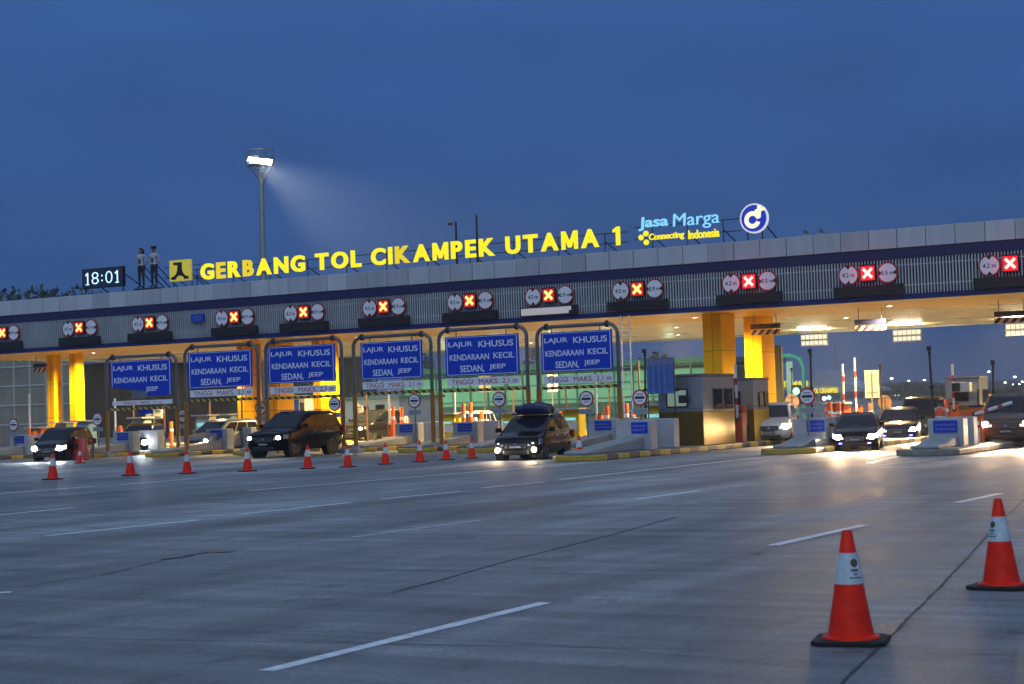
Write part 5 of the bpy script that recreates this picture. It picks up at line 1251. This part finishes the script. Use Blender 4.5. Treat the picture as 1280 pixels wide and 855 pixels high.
t = thing('dark_board', 'tall dark board standing right of the rear yellow column', 'board', ((q0.x + q1.x) / 2, 84, 0)); w = (q1.x - q0.x) / 2
mb = MB(); mb.bb(-w, w, -.1, .1, .3, q0.z); mb.build('panel', M('board_dark', (.022, .024, .022), .6, var=.2), t); mb = MB(); mb.bb(w * .25, w * .38, -.14, -.101, .3, q0.z); mb.bb(-w, w, -.3, .3, 0, .299); mb.build('stiffener', M('stiff', (.10, .09, .07), .6, var=.1), t)
# far toll gate
YT = 330; pc = PY(1030, 500, YT); zr = PY(1030, 463, YT).z; ze = PY(1030, 489, YT).z; wl = pc.x - PY(986, 480, YT).x; wr_ = PY(1082, 480, YT).x - pc.x
t = thing('far_toll_gate', 'distant toll gate with a pale peaked roof and yellow lettering', 'toll gate', (pc.x, YT, 0))
mb = MB(); P = [(-wl * 1.3, 0, ze + 2.0), (-wl * .35, 0, zr - 2.0), (-.9, 0, zr), (.9, 0, zr), (wr_ * .3, 0, zr - 2.3), (wr_, 0, ze + .2), (wr_, 0, ze - .3), (0, 0, ze - .2), (-wl * 1.3, 0, ze + .6)]
mb.prism(P, (0, 16, 0)); mb.build('roof', M('tent_roof', (.36, .40, .46), .6, var=.1), t)
for f in (-.9, -.3, .3, .85):
    mb = MB(); mb.tube([(f * (wl if f < 0 else wr_), 3, 0), (f * (wl if f < 0 else wr_), 3, ze)], .35, 8); mb.build('pillar', LGREY, t)
mb = MB(); mb.tube([(0, 8, zr), (0, 8, zr + 6)], .12, 6); mb.build('finial', GREY, t)
YLT = E('far_letter_yellow', (1, .78, .03), 1.1)
for s_, x0, x1, yb, yt in (('UTAMA 3', 972, 1010, 483.5, 476), ('TOL CIKAMPEK', 1014, 1048, 491.5, 485)):
    a, b, c, d = PY(x0, yb, YT - .5), PY(x1, yb, YT - .5), PY((x0 + x1) / 2, yt, YT - .5), PY((x0 + x1) / 2, yb, YT - .5)
    mb = MB(); text_fit(mb, s_, a.x - pc.x, b.x - pc.x, d.z, c.z, -.5, 0, .03, .05); mb.build('lettering', YLT, t)
for px, py, m_ in ((1036, 497, E('far_green', (.2, 1, .5), 6)), (1030, 498, E('far_white', (1, .95, .85), 6))):
    q = PY(px, py, YT - 1); mb = MB(); mb.lathe([(.0, -.3), (.35, -.1), (.4, .2), (0, .3)], 10, c=(q.x - pc.x, -1, q.z), axis='Y'); mb.build('lane_lamp', m_, t)
# far street lamps
def far_lamp(px, py, Y, label, rad=.36, strength=14, col=(1, .97, .9)):
    p = PY(px, py, Y); t = thing('street_lamp', label, 'street lamp', (p.x, Y, 0), 0, 'distant street lamps on the right')
    mb = MB(); mb.tube([(0, .4, 0), (0, .4, p.z), (0, .1, p.z + .25)], [.11, .06, .05], 7); mb.build('pole', M('far_pole', (.10, .11, .13), .6, var=.1), t)
    mb = MB(); rad *= .62; mb.lathe([(0, -.5 * rad), (rad * .8, -.3 * rad), (rad, .1 * rad), (0, .4 * rad)], 12, c=(0, 0, p.z)); mb.build('lamp_head', E('far_lamp_%d' % strength, col, strength), t)
for i, (px, py, Y, rad) in enumerate(((1114.5, 473, 330, .50), (1136, 476, 360, .38), (1155.5, 475, 350, .42), (1236, 464.5, 300, .40), (1256.5, 478, 330, .38), (1268.5, 471, 310, .44), (1274, 480, 360, .30), (1266, 480.5, 420, .3), (1278, 477, 330, .34))):
    far_lamp(px, py, Y, 'small bright street lamp far away on the right, %s from the left' % ORD[i], rad)
for i, (px, py) in enumerate(((1119, 494), (1123.5, 494), (1267, 500), (1262, 496))):
    far_lamp(px, py, 480, 'tiny low lamp far off on the horizon, %s of four from the left' % ORD[i], .24, 5)
# trees
LEAF = [M('leaf_dark', (.030, .048, .022), .7, var=.35, scale=.8), M('leaf_mid', (.050, .075, .030), .7, var=.35, scale=.8)]
def tree(px, ytop, Y, r, label, name='broadleaf_tree', seed=1, n=900, grp=None):
    rnd = random.Random(seed); p = PY(px, ytop, Y); H = p.z
    t = thing(name, label, 'tree', (p.x, Y, 0), rnd.uniform(0, 6), grp)
    mb = MB(); mb.tube([(0, 0, 0), (.1, .1, H * .35), (0, .2, H * .7)], [r * .10, r * .07, r * .03], 8)
    lobes = []
    for k in range(9):
        a = rnd.uniform(0, 6.28); z = rnd.uniform(.45, .92) * H; q = Vector((math.cos(a) * r * rnd.uniform(.2, .75), math.sin(a) * r * rnd.uniform(.2, .75), z)); lobes.append((q, r * rnd.uniform(.28, .5)))
        mb.tube([(0, .1, H * rnd.uniform(.3, .5)), tuple(q)], [r * .035, r * .012], 5)
    lobes.append((Vector((0, 0, H - r * .32)), r * .35))
    mb.build('trunk', M('bark'), t)
    mb = MB()
    for k in range(n):
        c, lr = lobes[k % len(lobes)]; d = Vector((rnd.gauss(0, 1), rnd.gauss(0, 1), rnd.gauss(0, .8))); d = d.normalized() * lr * rnd.uniform(.3, 1.0) ** .5
        pz = c + d; s = r * rnd.uniform(.05, .10); a = Vector((rnd.gauss(0, 1), rnd.gauss(0, 1), rnd.gauss(0, 1))).normalized(); b = a.orthogonal().normalized(); b2 = a.cross(b)
        mb.poly([pz - b * s, pz + b2 * s * .5, pz + b * s, pz - b2 * s * .5], [(0, 1, 2, 3)], rnd.choice((0, 1)))
    mb.build('crown', LEAF, t)
GT = 'trees behind the canopy'
for i, (px, yt, Y, r, lb) in enumerate(((8, 362, 170, 6, 'dark tree top showing above the parapet at the very left edge'), (46, 357, 165, 6.5, 'tallest dark tree above the parapet left of the clock'), (97, 358, 175, 5, 'dark tree above the parapet just left of the clock'), (72, 363, 185, 5, 'low tree between the two taller ones left of the clock'),
        (540, 426, 178, 2.3, 'dark tree between the narrowest and widest blue boards'), (664, 432, 185, 2, 'dark tree between the last two blue boards'), (822, 438, 190, 3.6, 'dark rounded tree over the green roof by the blue tarpaulin'), (447, 466, 150, 3, 'dark tree left of the narrowest blue board'), (927, 456, 150, 2, 'dark tree between the right pair of yellow columns'))):
    tree(px, yt, Y, r, lb, seed=i + 3, grp=GT)
# far wood along the horizon on the right, and the low ridge behind it
rnd = random.Random(9); mb = MB()
a, b = PY(1082, 500, 560), PY(1420, 500, 560)
for k in range(9000):
    f = rnd.random(); x = a.x + (b.x - a.x) * f; top_ = 4.0 + 1.1 * math.sin(f * 9) + .8 * math.sin(f * 31 + 1) + .6 * math.sin(f * 77); z = top_ * rnd.random() ** .7
    s = rnd.uniform(.3, .7); pz = Vector((x, 560 + rnd.uniform(-12, 12), z)); c = Vector((rnd.gauss(0, 1), rnd.gauss(0, 1), rnd.gauss(0, 1))).normalized(); d = c.orthogonal().normalized(); e = c.cross(d)
    mb.poly([pz - d * s, pz + e * s * .6, pz + d * s, pz - e * s * .6], [(0, 1, 2, 3)], rnd.choice((0, 1)))
o = mb.build('far_wood', LEAF); stuff(o); tag(o, 'low dark wood along the horizon on the right', 'trees')
mb = MB(); N = 60; X0_, X1_ = -1400, 900
for i in range(N):
    x0, x1 = X0_ + (X1_ - X0_) * i / N, X0_ + (X1_ - X0_) * (i + 1) / N; hz = lambda x: 12 + 7 * noise.noise(Vector((x * .004, 1.3, 0))) + 3 * noise.noise(Vector((x * .013, 4, 0)))
    mb.face([(x0, 1250, -1), (x1, 1250, -1), (x1, 1420, hz(x1)), (x0, 1420, hz(x0))]); mb.face([(x0, 1420, hz(x0)), (x1, 1420, hz(x1)), (x1, 1700, -1), (x0, 1700, -1)])
struct(mb.build('hills', M('hill_green', (.03, .04, .035), .9, var=.2, scale=.02)))
# ---------------------------------------------------------------- evening haze
mb = MB(); mb.bb(-340, 70, -3, 640, -1, 62)
m = bpy.data.materials.new('air'); m.use_nodes = True; n = m.node_tree.nodes; l = m.node_tree.links
n.remove(n['Principled BSDF']); v = n.new('ShaderNodeVolumePrincipled'); v.inputs['Color'].default_value = (.85, .90, 1, 1)
v.inputs['Density'].default_value = .0004; v.inputs['Anisotropy'].default_value = .35
l.new(v.outputs[0], n['Material Output'].inputs['Volume'])
stuff(mb.build('haze', m))
